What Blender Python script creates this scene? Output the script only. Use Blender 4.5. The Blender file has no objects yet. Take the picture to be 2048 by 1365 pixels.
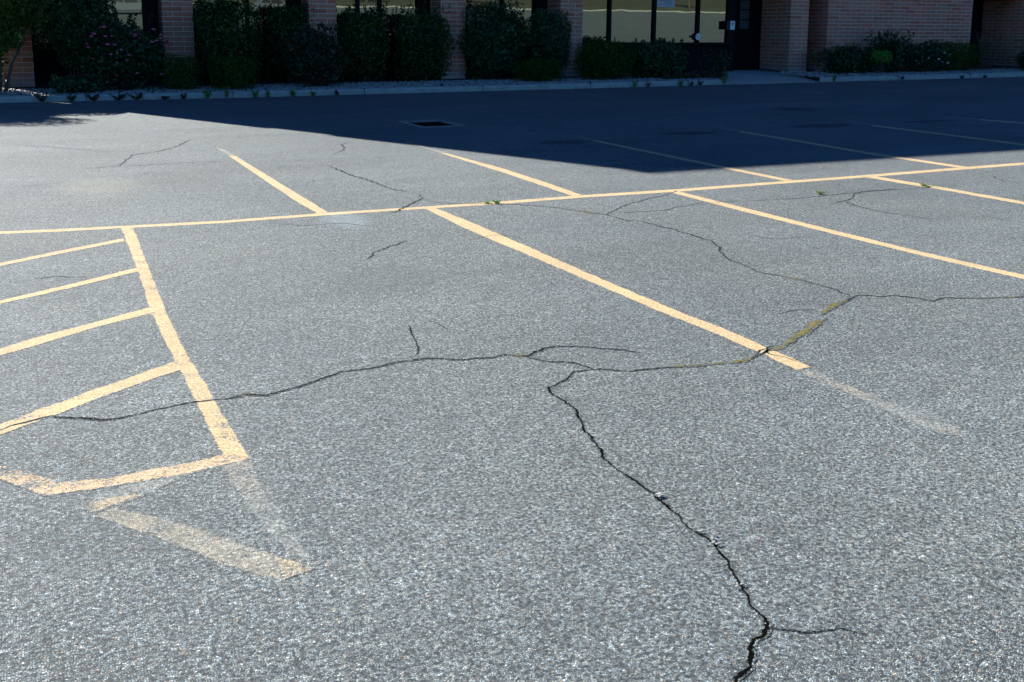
import bpy, math, random
import numpy as np
from mathutils import Vector, Matrix
S = bpy.context.scene
COL = S.collection
R = math.radians
# ------------------------------------------------------------------ camera
cam = bpy.data.cameras.new('camera')
co = bpy.data.objects.new('camera', cam); COL.objects.link(co)
YAW, PITCH, ROLL = .4355, .1674, -.0057
fwd = Vector((math.sin(YAW)*math.cos(PITCH), math.cos(YAW)*math.cos(PITCH), -math.sin(PITCH)))
right = Vector((math.cos(YAW), -math.sin(YAW), 0)); down = fwd.cross(right)
rr = math.cos(ROLL)*right + math.sin(ROLL)*down
dd = -math.sin(ROLL)*right + math.cos(ROLL)*down
co.matrix_world = Matrix(((rr.x, -dd.x, -fwd.x, 0), (rr.y, -dd.y, -fwd.y, 0), (rr.z, -dd.z, -fwd.z, 1.5), (0, 0, 0, 1)))
cam.sensor_width = 36; cam.lens = 2056/2048*36
cam.shift_y = -(682.5-408.8)/2048
cam.clip_start = .05; cam.clip_end = 2000
S.camera = co
# ------------------------------------------------------------------ sky, sun, exposure
SUN_EL = R(33); SUN_AZ = math.atan2(-.391, .920)
w = bpy.data.worlds.new('World'); S.world = w; w.use_nodes = True
wn = w.node_tree.nodes; wl = w.node_tree.links
bg = wn['Background']; sky = wn.new('ShaderNodeTexSky'); sky.sky_type = 'NISHITA'
sky.sun_disc = False; sky.sun_elevation = SUN_EL; sky.sun_rotation = SUN_AZ
sky.air_density = 1.0; sky.dust_density = .0; sky.ozone_density = 5.0
tint = wn.new('ShaderNodeMix'); tint.data_type = 'RGBA'; tint.blend_type = 'MULTIPLY'; tint.inputs[0].default_value = 1
tint.inputs[7].default_value = (.25, .55, .86, 1)   # deep, dry mountain-blue sky
wl.new(sky.outputs[0], tint.inputs[6]); wl.new(tint.outputs[2], bg.inputs[0]); bg.inputs[1].default_value = .05
sl = bpy.data.lights.new('sun', 'SUN'); so = bpy.data.objects.new('sun', sl); COL.objects.link(so)
sl.energy = 5.0; sl.angle = R(.5); sl.color = (1, .97, .92)
so.rotation_euler = Vector((.391*math.cos(SUN_EL), -.920*math.cos(SUN_EL), -math.sin(SUN_EL))).to_track_quat('-Z', 'Y').to_euler()
so.location = (-10, 60, 40)
S.view_settings.view_transform = 'Standard'; S.view_settings.look = 'None'
S.view_settings.exposure = 1.72; S.view_settings.gamma = 1
# ------------------------------------------------------------------ helpers
rnd = random.Random(5); rng = np.random.default_rng(7)
def gz(x, y):
    t = min(max((y-12)/11, 0), 1); s = t*t*(3-2*t)
    z = s*min(max(x-4, 0), 40)*.0052
    if y < -17: z += .052*(-17-y)
    return z
def bz(x, y): return gz(x, 23.2)+.115+max(0, y-23.4)*.035
def link(name, me, mat=None, parent=None):
    o = bpy.data.objects.new(name, me); COL.objects.link(o)
    if mat is not None:
        for m in (mat if isinstance(mat, (list, tuple)) else [mat]): me.materials.append(m)
    if parent is not None: o.parent = parent
    return o
def mesh(name, v, f, mat=None, parent=None, smooth=False, loc=None):
    me = bpy.data.meshes.new(name); me.from_pydata([tuple(p) for p in v], [], [tuple(q) for q in f]); me.update()
    if smooth: me.polygons.foreach_set('use_smooth', [True]*len(me.polygons))
    o = link(name, me, mat, parent)
    if loc is not None: o.location = loc
    return o
def tag(o, label=None, cat=None, group=None, kind=None):
    if label: o['label'] = label
    if cat: o['category'] = cat
    if group: o['group'] = group
    if kind: o['kind'] = kind
    return o
def empty(name, loc, label=None, cat=None, group=None, rz=0):
    o = bpy.data.objects.new(name, None); COL.objects.link(o); o.location = loc; o.rotation_euler[2] = rz
    return tag(o, label, cat, group)
class MB:
    def __init__(s): s.v = []; s.f = []
    def box(s, x0, x1, y0, y1, z0, z1, bev=0):
        n = len(s.v)
        s.v += [(x, y, z) for z in (z0, z1) for y in (y0, y1) for x in (x0, x1)]
        s.f += [(n, n+2, n+3, n+1), (n+4, n+5, n+7, n+6), (n, n+1, n+5, n+4), (n+2, n+6, n+7, n+3), (n, n+4, n+6, n+2), (n+1, n+3, n+7, n+5)]
        return s
    def tube(s, pts, rad, k=6):
        n0 = len(s.v); pts = [Vector(p) for p in pts]
        if not isinstance(rad, (list, tuple)): rad = [rad]*len(pts)
        rad = [float(q) for q in rad]
        for i, p in enumerate(pts):
            d = (pts[min(i+1, len(pts)-1)]-pts[max(i-1, 0)]).normalized()
            a = d.orthogonal().normalized() if abs(d.z) > .9 else d.cross(Vector((0, 0, 1))).normalized()
            b = d.cross(a)
            for j in range(k):
                t = 2*math.pi*j/k; s.v.append(tuple(p+rad[i]*(math.cos(t)*a+math.sin(t)*b)))
        for i in range(len(pts)-1):
            for j in range(k):
                q = n0+i*k; s.f.append((q+j, q+(j+1) % k, q+k+(j+1) % k, q+k+j))
        s.f.append(tuple(n0+j for j in range(k))[::-1]); s.f.append(tuple(n0+(len(pts)-1)*k+j for j in range(k)))
        return s
    def ball(s, c, r, k=8, m=5, sq=(1, 1, 1), jit=0):
        n = len(s.v); c = Vector(c)
        s.v.append(tuple(c+Vector((0, 0, r*sq[2]))))
        for i in range(1, m):
            a = math.pi*i/m
            for j in range(k):
                b = 2*math.pi*j/k; q = r*(1+jit*rnd.uniform(-1, 1))
                s.v.append((c.x+q*sq[0]*math.sin(a)*math.cos(b), c.y+q*sq[1]*math.sin(a)*math.sin(b), c.z+q*sq[2]*math.cos(a)))
        s.v.append(tuple(c-Vector((0, 0, r*sq[2]))))
        for j in range(k):
            s.f.append((n, n+1+j, n+1+(j+1) % k)); l = n+1+(m-2)*k
            s.f.append((l+(j+1) % k, l+j, len(s.v)-1))
        for i in range(m-2):
            for j in range(k):
                q = n+1+i*k; s.f.append((q+j, q+k+j, q+k+(j+1) % k, q+(j+1) % k))
        return s
    def build(s, name, mat, parent=None, smooth=False, bevel=0, loc=None):
        o = mesh(name, s.v, s.f, mat, parent, smooth, loc)
        if bevel:
            m = o.modifiers.new('bevel', 'BEVEL'); m.width = bevel; m.segments = 2; m.limit_method = 'ANGLE'
        return o
# ------------------------------------------------------------------ materials
class NT:
    def __init__(s, tree): s.t = tree
    def n(s, typ, props=None, **ins):
        nd = s.t.nodes.new(typ)
        for k, v in (props or {}).items(): setattr(nd, k, v)
        for k, v in ins.items():
            k = k.replace('_', ' ')
            key = int(k[1:]) if k[0] == 'i' and k[1:].isdigit() else k
            if isinstance(v, bpy.types.NodeSocket): s.t.links.new(v, nd.inputs[key])
            else: nd.inputs[key].default_value = v
        return nd
    def m(s, op, a, b=0.0, c=0.0, clamp=False):
        return s.n('ShaderNodeMath', {'operation': op, 'use_clamp': clamp}, i0=a, i1=b, i2=c).outputs[0]
    def mix(s, f, a, b, bt='MIX'):
        nd = s.t.nodes.new('ShaderNodeMix'); nd.data_type = 'RGBA'; nd.blend_type = bt
        for k, v in ((0, f), (6, a), (7, b)):
            if isinstance(v, bpy.types.NodeSocket): s.t.links.new(v, nd.inputs[k])
            else: nd.inputs[k].default_value = v if k == 0 or len(v) == 4 else (*v, 1)
        return nd.outputs[2]
    def ramp(s, f, stops, interp='LINEAR'):
        nd = s.t.nodes.new('ShaderNodeValToRGB'); s.t.links.new(f, nd.inputs[0]); cr = nd.color_ramp; cr.interpolation = interp
        while len(cr.elements) < len(stops): cr.elements.new(.5)
        for e, (p, c) in zip(cr.elements, stops):
            e.position = p; e.color = (c, c, c, 1) if isinstance(c, (int, float)) else (*c, 1)
        return nd.outputs[0]
    def noise(s, vec, scale, detail=2, rough=.5, dist=0):
        return s.n('ShaderNodeTexNoise', None, Vector=vec, Scale=scale, Detail=detail, Roughness=rough, Distortion=dist).outputs[0]
def newmat(name):
    m = bpy.data.materials.new(name); m.use_nodes = True; t = NT(m.node_tree)
    return m, t, m.node_tree.nodes['Principled BSDF']
def simple(name, col, rough=.6, metal=0, spec=.5, var=.15, scale=6, bump=0, bscale=60):
    m, t, p = newmat(name)
    tc = t.n('ShaderNodeTexCoord').outputs['Object']
    f = t.noise(tc, scale, 4)
    c = t.mix(t.ramp(f, [(.3, 0.), (.7, 1.)]), tuple(x*(1-var) for x in col), tuple(min(1, x*(1+var)) for x in col))
    t.t.links.new(c, p.inputs['Base Color']); p.inputs['Roughness'].default_value = rough
    p.inputs['Metallic'].default_value = metal; p.inputs['Specular IOR Level'].default_value = spec
    if bump:
        b = t.n('ShaderNodeBump', None, Height=t.noise(tc, bscale, 3), Distance=bump, Strength=.6)
        t.t.links.new(b.outputs[0], p.inputs['Normal'])
    return m

D = {}
D = {'bands':[['long',[[-0.388,8.442],[-0.288,8.43],[0.121,8.361],[0.579,8.307],[1.319,8.232],[2.136,8.266],[3.003,8.231],[3.706,8.218],[4.532,8.251],[5.554,8.216],[7.04,8.248],[8.001,8.269],[9.555,8.341],[10.648,8.368]],[[-0.384,8.317],[-0.285,8.315],[0.118,8.245],[0.571,8.201],[1.301,8.123],[2.103,8.141],[2.96,8.113],[3.646,8.084],[4.456,8.111],[5.457,8.071],[6.922,8.108],[7.861,8.123],[9.371,8.177],[10.443,8.204]],0.12],
['thick',[[0.538,8.237],[0.521,6.649],[0.494,5.653],[0.502,5.106],[0.51,4.648],[0.518,4.162],[0.52,3.851],[0.524,3.657],[0.533,3.589]],[[0.635,8.195],[0.605,6.839],[0.579,5.615],[0.579,5.201],[0.578,4.815],[0.596,4.391],[0.602,4.044],[0.613,3.735],[0.619,3.507]],0.25],
['b1',[[0.533,3.589],[0.417,3.565],[0.283,3.561],[0.145,3.539],[0.06,3.565],[-0.001,3.584]],[[0.619,3.503],[0.472,3.476],[0.353,3.455],[0.163,3.463],[0.056,3.466],[-0.049,3.477]],0.3],
['b2',[[0.002,3.582],[-0.093,3.703],[-0.187,3.827],[-0.253,3.913]],[[-0.049,3.473],[-0.108,3.552],[-0.184,3.666],[-0.247,3.759]],0.4],
['h1',[[-0.347,7.222],[-0.262,7.271],[0.1,7.522],[0.526,7.805]],[[-0.344,7.114],[-0.26,7.169],[0.097,7.411],[0.53,7.686]],0.12],
['h2',[[-0.312,6.174],[-0.24,6.24],[0.127,6.486],[0.529,6.78]],[[-0.309,6.083],[-0.238,6.158],[0.124,6.382],[0.531,6.667]],0.15],
['h3',[[-0.28,5.212],[-0.219,5.268],[-0.045,5.412],[0.241,5.586],[0.519,5.774]],[[-0.277,5.097],[-0.216,5.151],[-0.046,5.269],[0.234,5.478],[0.523,5.64]],0.08],
['h4',[[-0.246,4.194],[-0.196,4.232],[-0.018,4.37],[0.178,4.508],[0.349,4.629],[0.526,4.757]],[[-0.242,4.055],[-0.193,4.101],[-0.003,4.231],[0.17,4.367],[0.357,4.497],[0.529,4.609]],0.2],
['L1',[[3.063,8.123],[3.091,7.23],[3.094,6.173],[3.092,5.355],[3.107,4.559],[3.136,4.189],[3.132,3.784],[3.133,3.491]],[[2.964,8.111],[2.937,7.163],[2.976,5.937],[2.992,5.18],[3.015,4.421],[3.037,4.097],[3.041,3.782],[3.032,3.482]],0.08],
['L2',[[5.51,8.082],[5.514,7.013],[5.517,5.86],[5.526,5.102],[5.592,4.321]],[[5.397,8.031],[5.389,6.919],[5.408,5.741],[5.432,5.013],[5.489,4.239]],0.06],
['L3',[[8.034,8.152],[8.072,7.209],[8.062,6.298]],[[7.87,8.139],[7.93,7.08],[7.92,6.184]],0.06],
['F1',[[2.159,12.475],[2.16,10.288],[2.162,9.251],[2.165,8.28]],[[2.081,12.534],[2.056,10.145],[2.047,9.054],[2.066,8.257]],0.06],
['F2',[[4.588,11.786],[4.647,10.135],[4.605,9.004],[4.551,8.227]],[[4.523,11.841],[4.506,9.89],[4.469,8.845],[4.44,8.195]],0.06],
['F3',[[7.071,12.465],[7.051,10.475],[7.029,9.733],[7.021,8.256]],[[6.977,12.355],[6.916,10.272],[6.902,9.555],[6.902,8.252]],0.1],
['F4',[[9.8,12.779],[9.723,11.331],[9.582,9.808],[9.584,8.296]],[[9.668,12.606],[9.554,11.131],[9.412,9.631],[9.424,8.224]],0.1],
['F5',[[12.514,12.849],[12.454,11.191],[12.313,9.7]],[[12.328,12.656],[12.253,11.008],[12.11,9.538]],0.15],
['F6',[[15.167,12.999],[15.351,12.131]],[[14.97,12.828],[15.113,11.941]],0.2],
['fF1',[[2.146,13.244],[2.163,12.5]],[[2.077,13.423],[2.085,12.559]],0.55],
['fF2',[[4.567,13.225],[4.607,11.835]],[[4.536,13.136],[4.521,11.87]],0.57],
['fF3',[[7.113,13.347],[7.087,12.494]],[[7.062,13.25],[6.996,12.389]],0.57],
['fF4',[[9.916,13.66],[9.825,12.811]],[[9.848,13.566],[9.707,12.656]],0.57],
['fF5',[[12.826,13.938],[12.548,12.884]],[[12.719,13.821],[12.394,12.724]],0.57],
['fF6',[[15.041,13.774],[15.193,13.021]],[[14.928,13.67],[15.012,12.865]],0.57],
['fL1',[[3.128,3.478],[3.109,3.238],[3.119,3.059],[3.154,2.899],[3.144,2.623]],[[3.024,3.471],[3.036,3.162],[3.031,2.997],[3.027,2.82],[3.07,2.593]],0.73],
['fA',[[0.515,3.578],[0.511,3.406],[0.53,3.15],[0.558,2.937],[0.589,2.807]],[[0.62,3.493],[0.611,3.275],[0.624,3.07],[0.634,2.869],[0.638,2.667]],0.72],
['fB',[[0.131,3.322],[0.247,3.202],[0.376,3.044],[0.516,2.84],[0.595,2.741],[0.637,2.676]],[[0.084,3.272],[0.233,3.06],[0.329,2.918],[0.397,2.809],[0.486,2.694],[0.542,2.642]],0.64],
['fC',[[0.051,3.343],[0.115,3.424],[0.21,3.463],[0.326,3.497],[0.505,3.582]],[[0.095,3.27],[0.168,3.313],[0.247,3.356],[0.402,3.454],[0.578,3.502]],0.7],
['fD',[[0.544,2.782],[0.576,2.749],[0.604,2.718]],[[0.539,2.644],[0.574,2.651],[0.631,2.664]],0.52],
['fE',[[0.047,3.349],[0.112,3.377],[0.235,3.39]],[[0.091,3.276],[0.145,3.316],[0.24,3.359]],0.53]],
'cracks':[[[[-0.228,4.132],[-0.194,4.149],[-0.092,4.208],[-0.02,4.239],[0.032,4.193],[0.138,4.134],[0.163,4.105],[0.245,4.103],[0.321,4.122],[0.418,4.144],[0.519,4.167],[0.597,4.164],[0.657,4.157],[0.719,4.167],[0.794,4.128],[0.86,4.144],[0.931,4.18],[1.056,4.243],[1.157,4.285],[1.292,4.277],[1.445,4.31],[1.517,4.31],[1.59,4.309],[1.654,4.281],[1.72,4.228],[1.802,4.215],[1.864,4.212],[1.933,4.223],[2.02,4.159],[2.146,4.229],[2.208,4.245],[2.293,4.199],[2.374,4.146],[2.442,4.073],[2.526,3.985]],[0.0081,0.0076,0.0081,0.0081,0.0085,0.0085,0.0076,0.0081,0.0085,0.0076,0.0085,0.0081,0.0076,0.0076,0.0085,0.0085,0.0085,0.0089,0.0089,0.0095,0.0098,0.0098,0.0098,0.0098,0.0098,0.0098,0.0098,0.0098,0.0098,0.0098,0.0098,0.0108,0.0098,0.0098,0.0098]],[[[2.013,4.146],[2.04,4.07],[2.076,4.038],[2.139,4.01],[2.171,3.972],[2.202,3.912],[2.205,3.857],[2.271,3.828],[2.335,3.762],[2.419,3.77],[2.538,3.747],[2.679,3.716],[2.805,3.699],[2.907,3.685],[2.998,3.709],[3.09,3.752],[3.186,3.778],[3.306,3.849],[3.419,3.909],[3.556,3.993],[3.607,4.041],[3.725,4.071]],[0.0089,0.0085,0.0089,0.0089,0.0089,0.0085,0.0089,0.0085,0.0085,0.0085,0.0076,0.0085,0.0085,0.0098,0.0085,0.0085,0.0085,0.0095,0.0098,0.0098,0.0098,0.0098]],[[[2.982,3.7],[3.068,3.787],[3.109,3.794],[3.121,3.772]],[0.0067,0.0067,0.0076,0.0076]],[[[3.195,3.826],[3.11,3.777],[3.066,3.721],[3.068,3.687],[3.117,3.64],[3.127,3.572]],[0.0063,0.0058,0.0054,0.0054,0.0054,0.0067]],[[[3.766,4.138],[3.889,4.237],[3.972,4.269],[4.142,4.336],[4.259,4.382],[4.313,4.358],[4.349,4.318],[4.464,4.317],[4.482,4.259],[4.536,4.199],[4.549,4.121],[4.677,4.149],[4.774,4.094],[4.854,4.06],[4.979,4.029],[5.129,3.951]],[0.0076,0.0081,0.0089,0.0085,0.0085,0.0085,0.0085,0.0089,0.0085,0.0089,0.0089,0.0085,0.0085,0.0085,0.0089,0.0089]],[[[2.205,3.857],[2.111,3.861],[2.024,3.791],[1.949,3.741],[1.912,3.73],[1.888,3.647],[1.903,3.563],[1.901,3.452],[1.859,3.353],[1.819,3.26],[1.794,3.138],[1.775,3.032],[1.757,3.006],[1.752,2.87],[1.76,2.737],[1.767,2.672],[1.76,2.616],[1.743,2.492],[1.745,2.402],[1.748,2.316],[1.728,2.229],[1.7,2.166],[1.664,2.109],[1.662,2.088],[1.642,2.036],[1.636,1.981],[1.619,1.923],[1.584,1.89],[1.548,1.878],[1.517,1.845],[1.464,1.803],[1.394,1.75],[1.369,1.732]],[0.0081,0.0085,0.0089,0.0076,0.0121,0.0103,0.0108,0.0121,0.0098,0.0095,0.0108,0.0098,0.0085,0.0085,0.0098,0.0085,0.0098,0.0067,0.0089,0.0089,0.0076,0.0085,0.0098,0.0067,0.0054,0.0063,0.0121,0.0121,0.0112,0.0152,0.0121,0.0143,0.0152]],[[[1.604,1.905],[1.645,1.877],[1.699,1.845],[1.776,1.822],[1.822,1.765]],[0.0045,0.0045,0.0045,0.0045,0.0041]],[[[4.343,6.903],[4.4,6.491],[4.4,5.977],[4.277,5.75],[4.163,5.538],[4.134,5.336],[4.101,5.089],[4.156,4.962],[4.201,4.829],[4.212,4.62],[4.21,4.491],[4.182,4.379]],[0.0098,0.0089,0.0085,0.0076,0.0067,0.0076,0.0076,0.0067,0.0063,0.0063,0.0063,0.0067]],[[[2.946,11.132],[2.96,10.388],[3.023,9.889],[3.042,9.306],[3.122,9.072],[3.265,8.946]],[0.0112,0.0108,0.0098,0.0085,0.0085,0.0089]],[[[2.596,8.018],[2.676,8.062],[2.877,8.326],[3.125,8.628],[3.202,8.908]],[0.0098,0.0098,0.0098,0.0108,0.0108]],[[[3.125,8.628],[3.161,8.405],[3.294,8.262],[3.495,8.177],[3.657,8.108],[3.796,7.992],[4.007,7.735],[4.122,7.498],[4.232,7.27],[4.248,7.015],[4.343,6.903]],[0.0085,0.0076,0.0076,0.0076,0.0076,0.0076,0.0076,0.0076,0.0076,0.0076,0.0076]],[[[4.251,7.261],[4.643,7.633],[5.023,7.825],[5.354,8.0],[5.527,8.159]],[0.0067,0.0067,0.0067,0.0076,0.0076]],[[[4.345,7.299],[4.812,7.257],[5.299,7.441],[6.31,7.312],[6.949,7.36],[7.467,7.377],[7.86,7.316]],[0.0045,0.0054,0.0054,0.0054,0.0063,0.0063,0.0058]],[[[6.412,6.968],[6.675,7.065],[6.928,7.272],[7.149,7.409],[7.607,7.387]],[0.0085,0.0085,0.0076,0.0085,0.0085]],[[[6.593,7.04],[6.466,6.718],[6.483,6.387],[6.573,6.094],[6.785,5.93]],[0.0067,0.0076,0.0063,0.0067,0.0063]],[[[1.936,6.421],[2.052,6.625],[2.256,6.808],[2.379,6.947]],[0.0054,0.0067,0.0067,0.0067]],[[[1.683,4.869],[1.655,4.735],[1.601,4.531],[1.55,4.368]],[0.0054,0.0058,0.0054,0.0045]],[[[1.81,4.915],[1.823,4.788],[1.842,4.662]],[0.0032,0.0022,0.0032]],[[[0.359,11.889],[0.825,12.055],[1.042,13.067],[1.317,13.232],[1.61,13.704],[1.913,14.569]],[0.0085,0.0076,0.0089,0.0095,0.0095,0.0098]],[[[0.765,11.943],[1.299,12.046],[1.954,12.019],[2.225,11.957]],[0.0063,0.0063,0.0054,0.0063]],[[[-0.338,10.761],[0.007,10.859],[0.326,11.017]],[0.0054,0.0045,0.0045]],[[[3.507,4.252],[3.697,4.277],[3.837,4.238]],[0.0032,0.0036,0.0032]],[[[9.208,7.704],[9.007,7.349],[9.124,7.148]],[0.0076,0.0063,0.0063]],[[[5.136,11.395],[5.872,11.493],[6.315,11.255],[6.692,11.339]],[0.0076,0.0076,0.0076,0.0073]],[[[3.225,12.175],[3.538,12.62],[3.659,13.192],[3.842,13.45]],[0.0076,0.0085,0.0089,0.0085]],[[[0.747,6.202],[0.805,6.312]],[0.0041,0.0045]],[[[-0.192,14.746],[0.326,14.102],[0.869,13.415]],[0.0063,0.0067,0.0063]],[[[6.875,14.137],[6.711,13.545],[7.231,13.828]],[0.0076,0.0076,0.0076]],[[[1.558,8.048],[1.811,7.779],[2.158,7.744],[2.359,7.477]],[0.0036,0.0032,0.0045,0.0045]],[[[5.429,10.248],[5.763,9.922],[6.322,9.976],[6.912,9.541]],[0.0063,0.0063,0.0067,0.0063]],[[[7.131,6.033],[7.089,5.8],[7.2,5.608]],[0.0054,0.0045,0.0045]],[[[2.811,6.76],[3.053,6.858],[3.192,6.716]],[0.0041,0.0045,0.0036]],[[[4.808,6.102],[4.867,5.914],[5.104,5.892],[5.14,5.717]],[0.0045,0.0045,0.0041,0.0045]],[[[-0.088,6.701],[0.08,6.74],[0.216,6.61]],[0.0032,0.0032,0.0032]],[[[2.103,4.786],[2.207,4.824],[2.312,4.735]],[0.0022,0.0022,0.0032]]],
'moss':[[[[2.513,3.751],[2.674,3.71],[2.801,3.693],[2.907,3.685],[3.003,3.715]],0.0197],[[[3.1,3.764],[3.186,3.778],[3.306,3.849],[3.419,3.909],[3.539,3.981],[3.595,4.026],[3.75,4.081]],0.0286],[[[3.78,4.153],[3.889,4.237],[3.987,4.286],[4.134,4.327]],0.026],[[[4.451,4.285],[4.495,4.241]],0.0175],[[[4.907,4.036],[4.993,4.023],[5.107,3.973]],0.0112],[[[0.668,4.164],[0.721,4.173],[0.754,4.152]],0.0175],[[[1.51,4.305],[1.556,4.316],[1.586,4.311]],0.0184],[[[1.828,4.204],[1.888,4.209]],0.0188],[[[1.929,4.225],[1.966,4.183],[2.017,4.153]],0.0184],[[[2.135,4.012],[2.171,3.972]],0.0112],[[[0.085,4.158],[0.12,4.147],[0.155,4.109]],0.0112],[[[4.159,4.918],[4.217,4.78]],0.013],[[[4.122,7.498],[4.175,7.294]],0.0162],[[[4.24,7.042],[4.324,6.911]],0.0206],[[[3.495,8.177],[3.646,8.084]],0.0175],[[[3.785,7.969],[3.865,7.935]],0.0108]],'stains':[[[13.496,15.89],0.55,0.5],[[11.61,13.007],0.8,0.35],[[8.835,12.787],0.6,0.3],[[13.96,12.991],0.7,0.25],[[6.544,12.362],0.4,0.3]],'tan':[[[0.532,10.568],0.5,0.7]],'pale':[[[2.2,7.891],0.22,0.45]],'debris':[[1.769,2.651],[1.667,2.094],[1.751,2.389],[1.765,2.352],[1.747,2.31]],'lotweed':[[3.639,8.145],[6.643,7.424],[7.949,7.349],[3.556,8.151]],'drain':[[5.542,16.139],[6.264,16.153],[6.094,15.061],[5.353,15.0]]}

# asphalt node group: colour and height of the worn aggregate surface
AG = bpy.data.node_groups.new('worn_asphalt', 'ShaderNodeTree')
for nm, ty in (('Color', 'NodeSocketColor'), ('Height', 'NodeSocketFloat'), ('Stone', 'NodeSocketFloat'), ('Mottle', 'NodeSocketFloat'), ('Cell', 'NodeSocketFloat')):
    AG.interface.new_socket(nm, in_out='OUTPUT', socket_type=ty)
g = NT(AG); go = AG.nodes.new('NodeGroupOutput')
pos = g.n('ShaderNodeNewGeometry').outputs['Position']
flat = g.n('ShaderNodeVectorMath', {'operation': 'MULTIPLY'}, i0=pos, i1=(1, 1, 0)).outputs[0]
warp = g.n('ShaderNodeTexNoise', None, Vector=flat, Scale=140, Detail=1).outputs[1]
wv = g.n('ShaderNodeVectorMath', {'operation': 'MULTIPLY_ADD'}, i0=warp, i1=(.006, .006, 0), i2=flat).outputs[0]
v1 = g.n('ShaderNodeTexVoronoi', {'voronoi_dimensions': '2D'}, Vector=wv, Scale=162.0)
v1e = g.n('ShaderNodeTexVoronoi', {'voronoi_dimensions': '2D', 'feature': 'DISTANCE_TO_EDGE'}, Vector=wv, Scale=162.0).outputs[0]
v2 = g.n('ShaderNodeTexVoronoi', {'voronoi_dimensions': '2D'}, Vector=wv, Scale=66.0)
sep = g.n('ShaderNodeSeparateColor', None, i0=v1.outputs[1])
sep2 = g.n('ShaderNodeSeparateColor', None, i0=v2.outputs[1])
val = g.ramp(sep.outputs[0], [(0, .075), (.3, .135), (.62, .195), (.86, .245), (.96, .295), (1, .38)])
hue = g.ramp(sep.outputs[1], [(0, (.86, .98, 1.10)), (.42, (.94, 1.0, 1.04)), (.75, (1, 1, 1)), (.92, (1.08, 1, .92)), (.97, (1.22, .98, .78)), (1, (1.25, .88, .75))])
c1 = g.mix(1.0, val, hue, 'MULTIPLY')
gap = g.ramp(v1e, [(0, 0.), (.06, .25), (.2, 1.)])
big = g.ramp(sep2.outputs[0], [(0, .76), (.5, 1.), (1, 1.24)])
c1 = g.mix(1.0, c1, big, 'MULTIPLY')
# holes between the stones
pits = g.ramp(g.noise(flat, 75, 2, .6), [(.39, 0.), (.51, 1.)])
dark = g.m('MULTIPLY', gap, pits)
c1 = g.mix(dark, (.022, .026, .03), c1)
mid = g.ramp(g.noise(flat, 21, 3, .65), [(.3, .80), (.7, 1.22)])
c1 = g.mix(1.0, c1, mid, 'MULTIPLY')
mid2 = g.ramp(g.noise(flat, 7.5, 3, .7), [(.3, .91), (.7, 1.09)])
c1 = g.mix(1.0, c1, mid2, 'MULTIPLY')
strv = g.n('ShaderNodeVectorMath', {'operation': 'MULTIPLY'}, i0=flat, i1=(.35, 1, 0)).outputs[0]
band = g.ramp(g.noise(strv, 1.1, 5, .6), [(.3, .86), (.7, 1.13)])
c1 = g.mix(1.0, c1, band, 'MULTIPLY')
lg = g.ramp(g.noise(flat, .33, 4, .55), [(.3, .87), (.7, 1.10)])
c1 = g.mix(1.0, c1, lg, 'MULTIPLY')
tone = g.ramp(g.noise(flat, .8, 3, .5), [(.35, (.985, 1.0, 1.02)), (.68, (1.015, 1.0, .98))])
c1 = g.mix(1.0, c1, tone, 'MULTIPLY')
def blob(c, a, b, wob=.5):
    q = g.n('ShaderNodeVectorMath', {'operation': 'SUBTRACT'}, i0=flat, i1=(c[0], c[1], 0)).outputs[0]
    q = g.n('ShaderNodeVectorMath', {'operation': 'MULTIPLY'}, i0=q, i1=(1/a, 1/b, 0)).outputs[0]
    l = g.n('ShaderNodeVectorMath', {'operation': 'LENGTH'}, i0=q).outputs[1]
    l = g.m('ADD', l, g.m('MULTIPLY', g.m('SUBTRACT', g.noise(flat, 3.5, 3), .5), wob*2))
    return g.n('ShaderNodeMapRange', {'interpolation_type': 'SMOOTHSTEP'}, Value=l, From_Min=.45, From_Max=1.05, To_Min=1.0, To_Max=0.0).outputs[0]
for c, a, b in D['stains']: c1 = g.mix(g.m('MULTIPLY', blob(c, a, b), .62), c1, (.025, .022, .022))
for c, a, b in D['tan']: c1 = g.mix(g.m('MULTIPLY', blob(c, a, b), .12), c1, (.30, .27, .20))
for c, a, b in D['pale']: c1 = g.mix(g.m('MULTIPLY', blob(c, a, b, .25), .2), c1, (.22, .27, .31))
for c, a, b, k in (((1.9, 5.9), .5, .45, .22), ((4.2, 6.0), .4, .6, .18), ((6.8, 6.3), .5, .4, .16), ((1.3, 10.6), .6, .4, .16), ((.2, 3.1), .35, .25, .14), ((2.6, 4.0), .7, .3, .12)):
    c1 = g.mix(g.m('MULTIPLY', blob(c, a, b, .7), k), c1, (.04, .042, .046))
sp = g.n('ShaderNodeTexVoronoi', {'voronoi_dimensions': '2D'}, Vector=wv, Scale=2.6)
spr = g.n('ShaderNodeSeparateColor', None, i0=sp.outputs[1]).outputs[0]
spot = g.m('MULTIPLY', g.m('LESS_THAN', g.m('ADD', sp.outputs[0], g.m('MULTIPLY', g.noise(flat, 40, 2), .02)), g.m('MULTIPLY_ADD', spr, .035, .012)), g.m('GREATER_THAN', spr, .55))
c1 = g.mix(g.m('MULTIPLY', spot, .5), c1, (.035, .035, .035))
bc = blob((3.55, 2.35), .55, .22); c1 = g.mix(g.m('MULTIPLY', bc, .35), c1, (.05, .055, .065))
hgt = g.m('MULTIPLY', g.m('MULTIPLY', g.ramp(v1e, [(0, 0.), (.30, 1.)]), g.m('MULTIPLY_ADD', sep.outputs[2], .7, .5)), g.m('MULTIPLY_ADD', pits, .8, .2))
hgt = g.m('ADD', hgt, g.m('MULTIPLY', g.noise(flat, 30, 3), .9))
AG.links.new(c1, go.inputs['Color']); AG.links.new(hgt, go.inputs['Height'])
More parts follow.
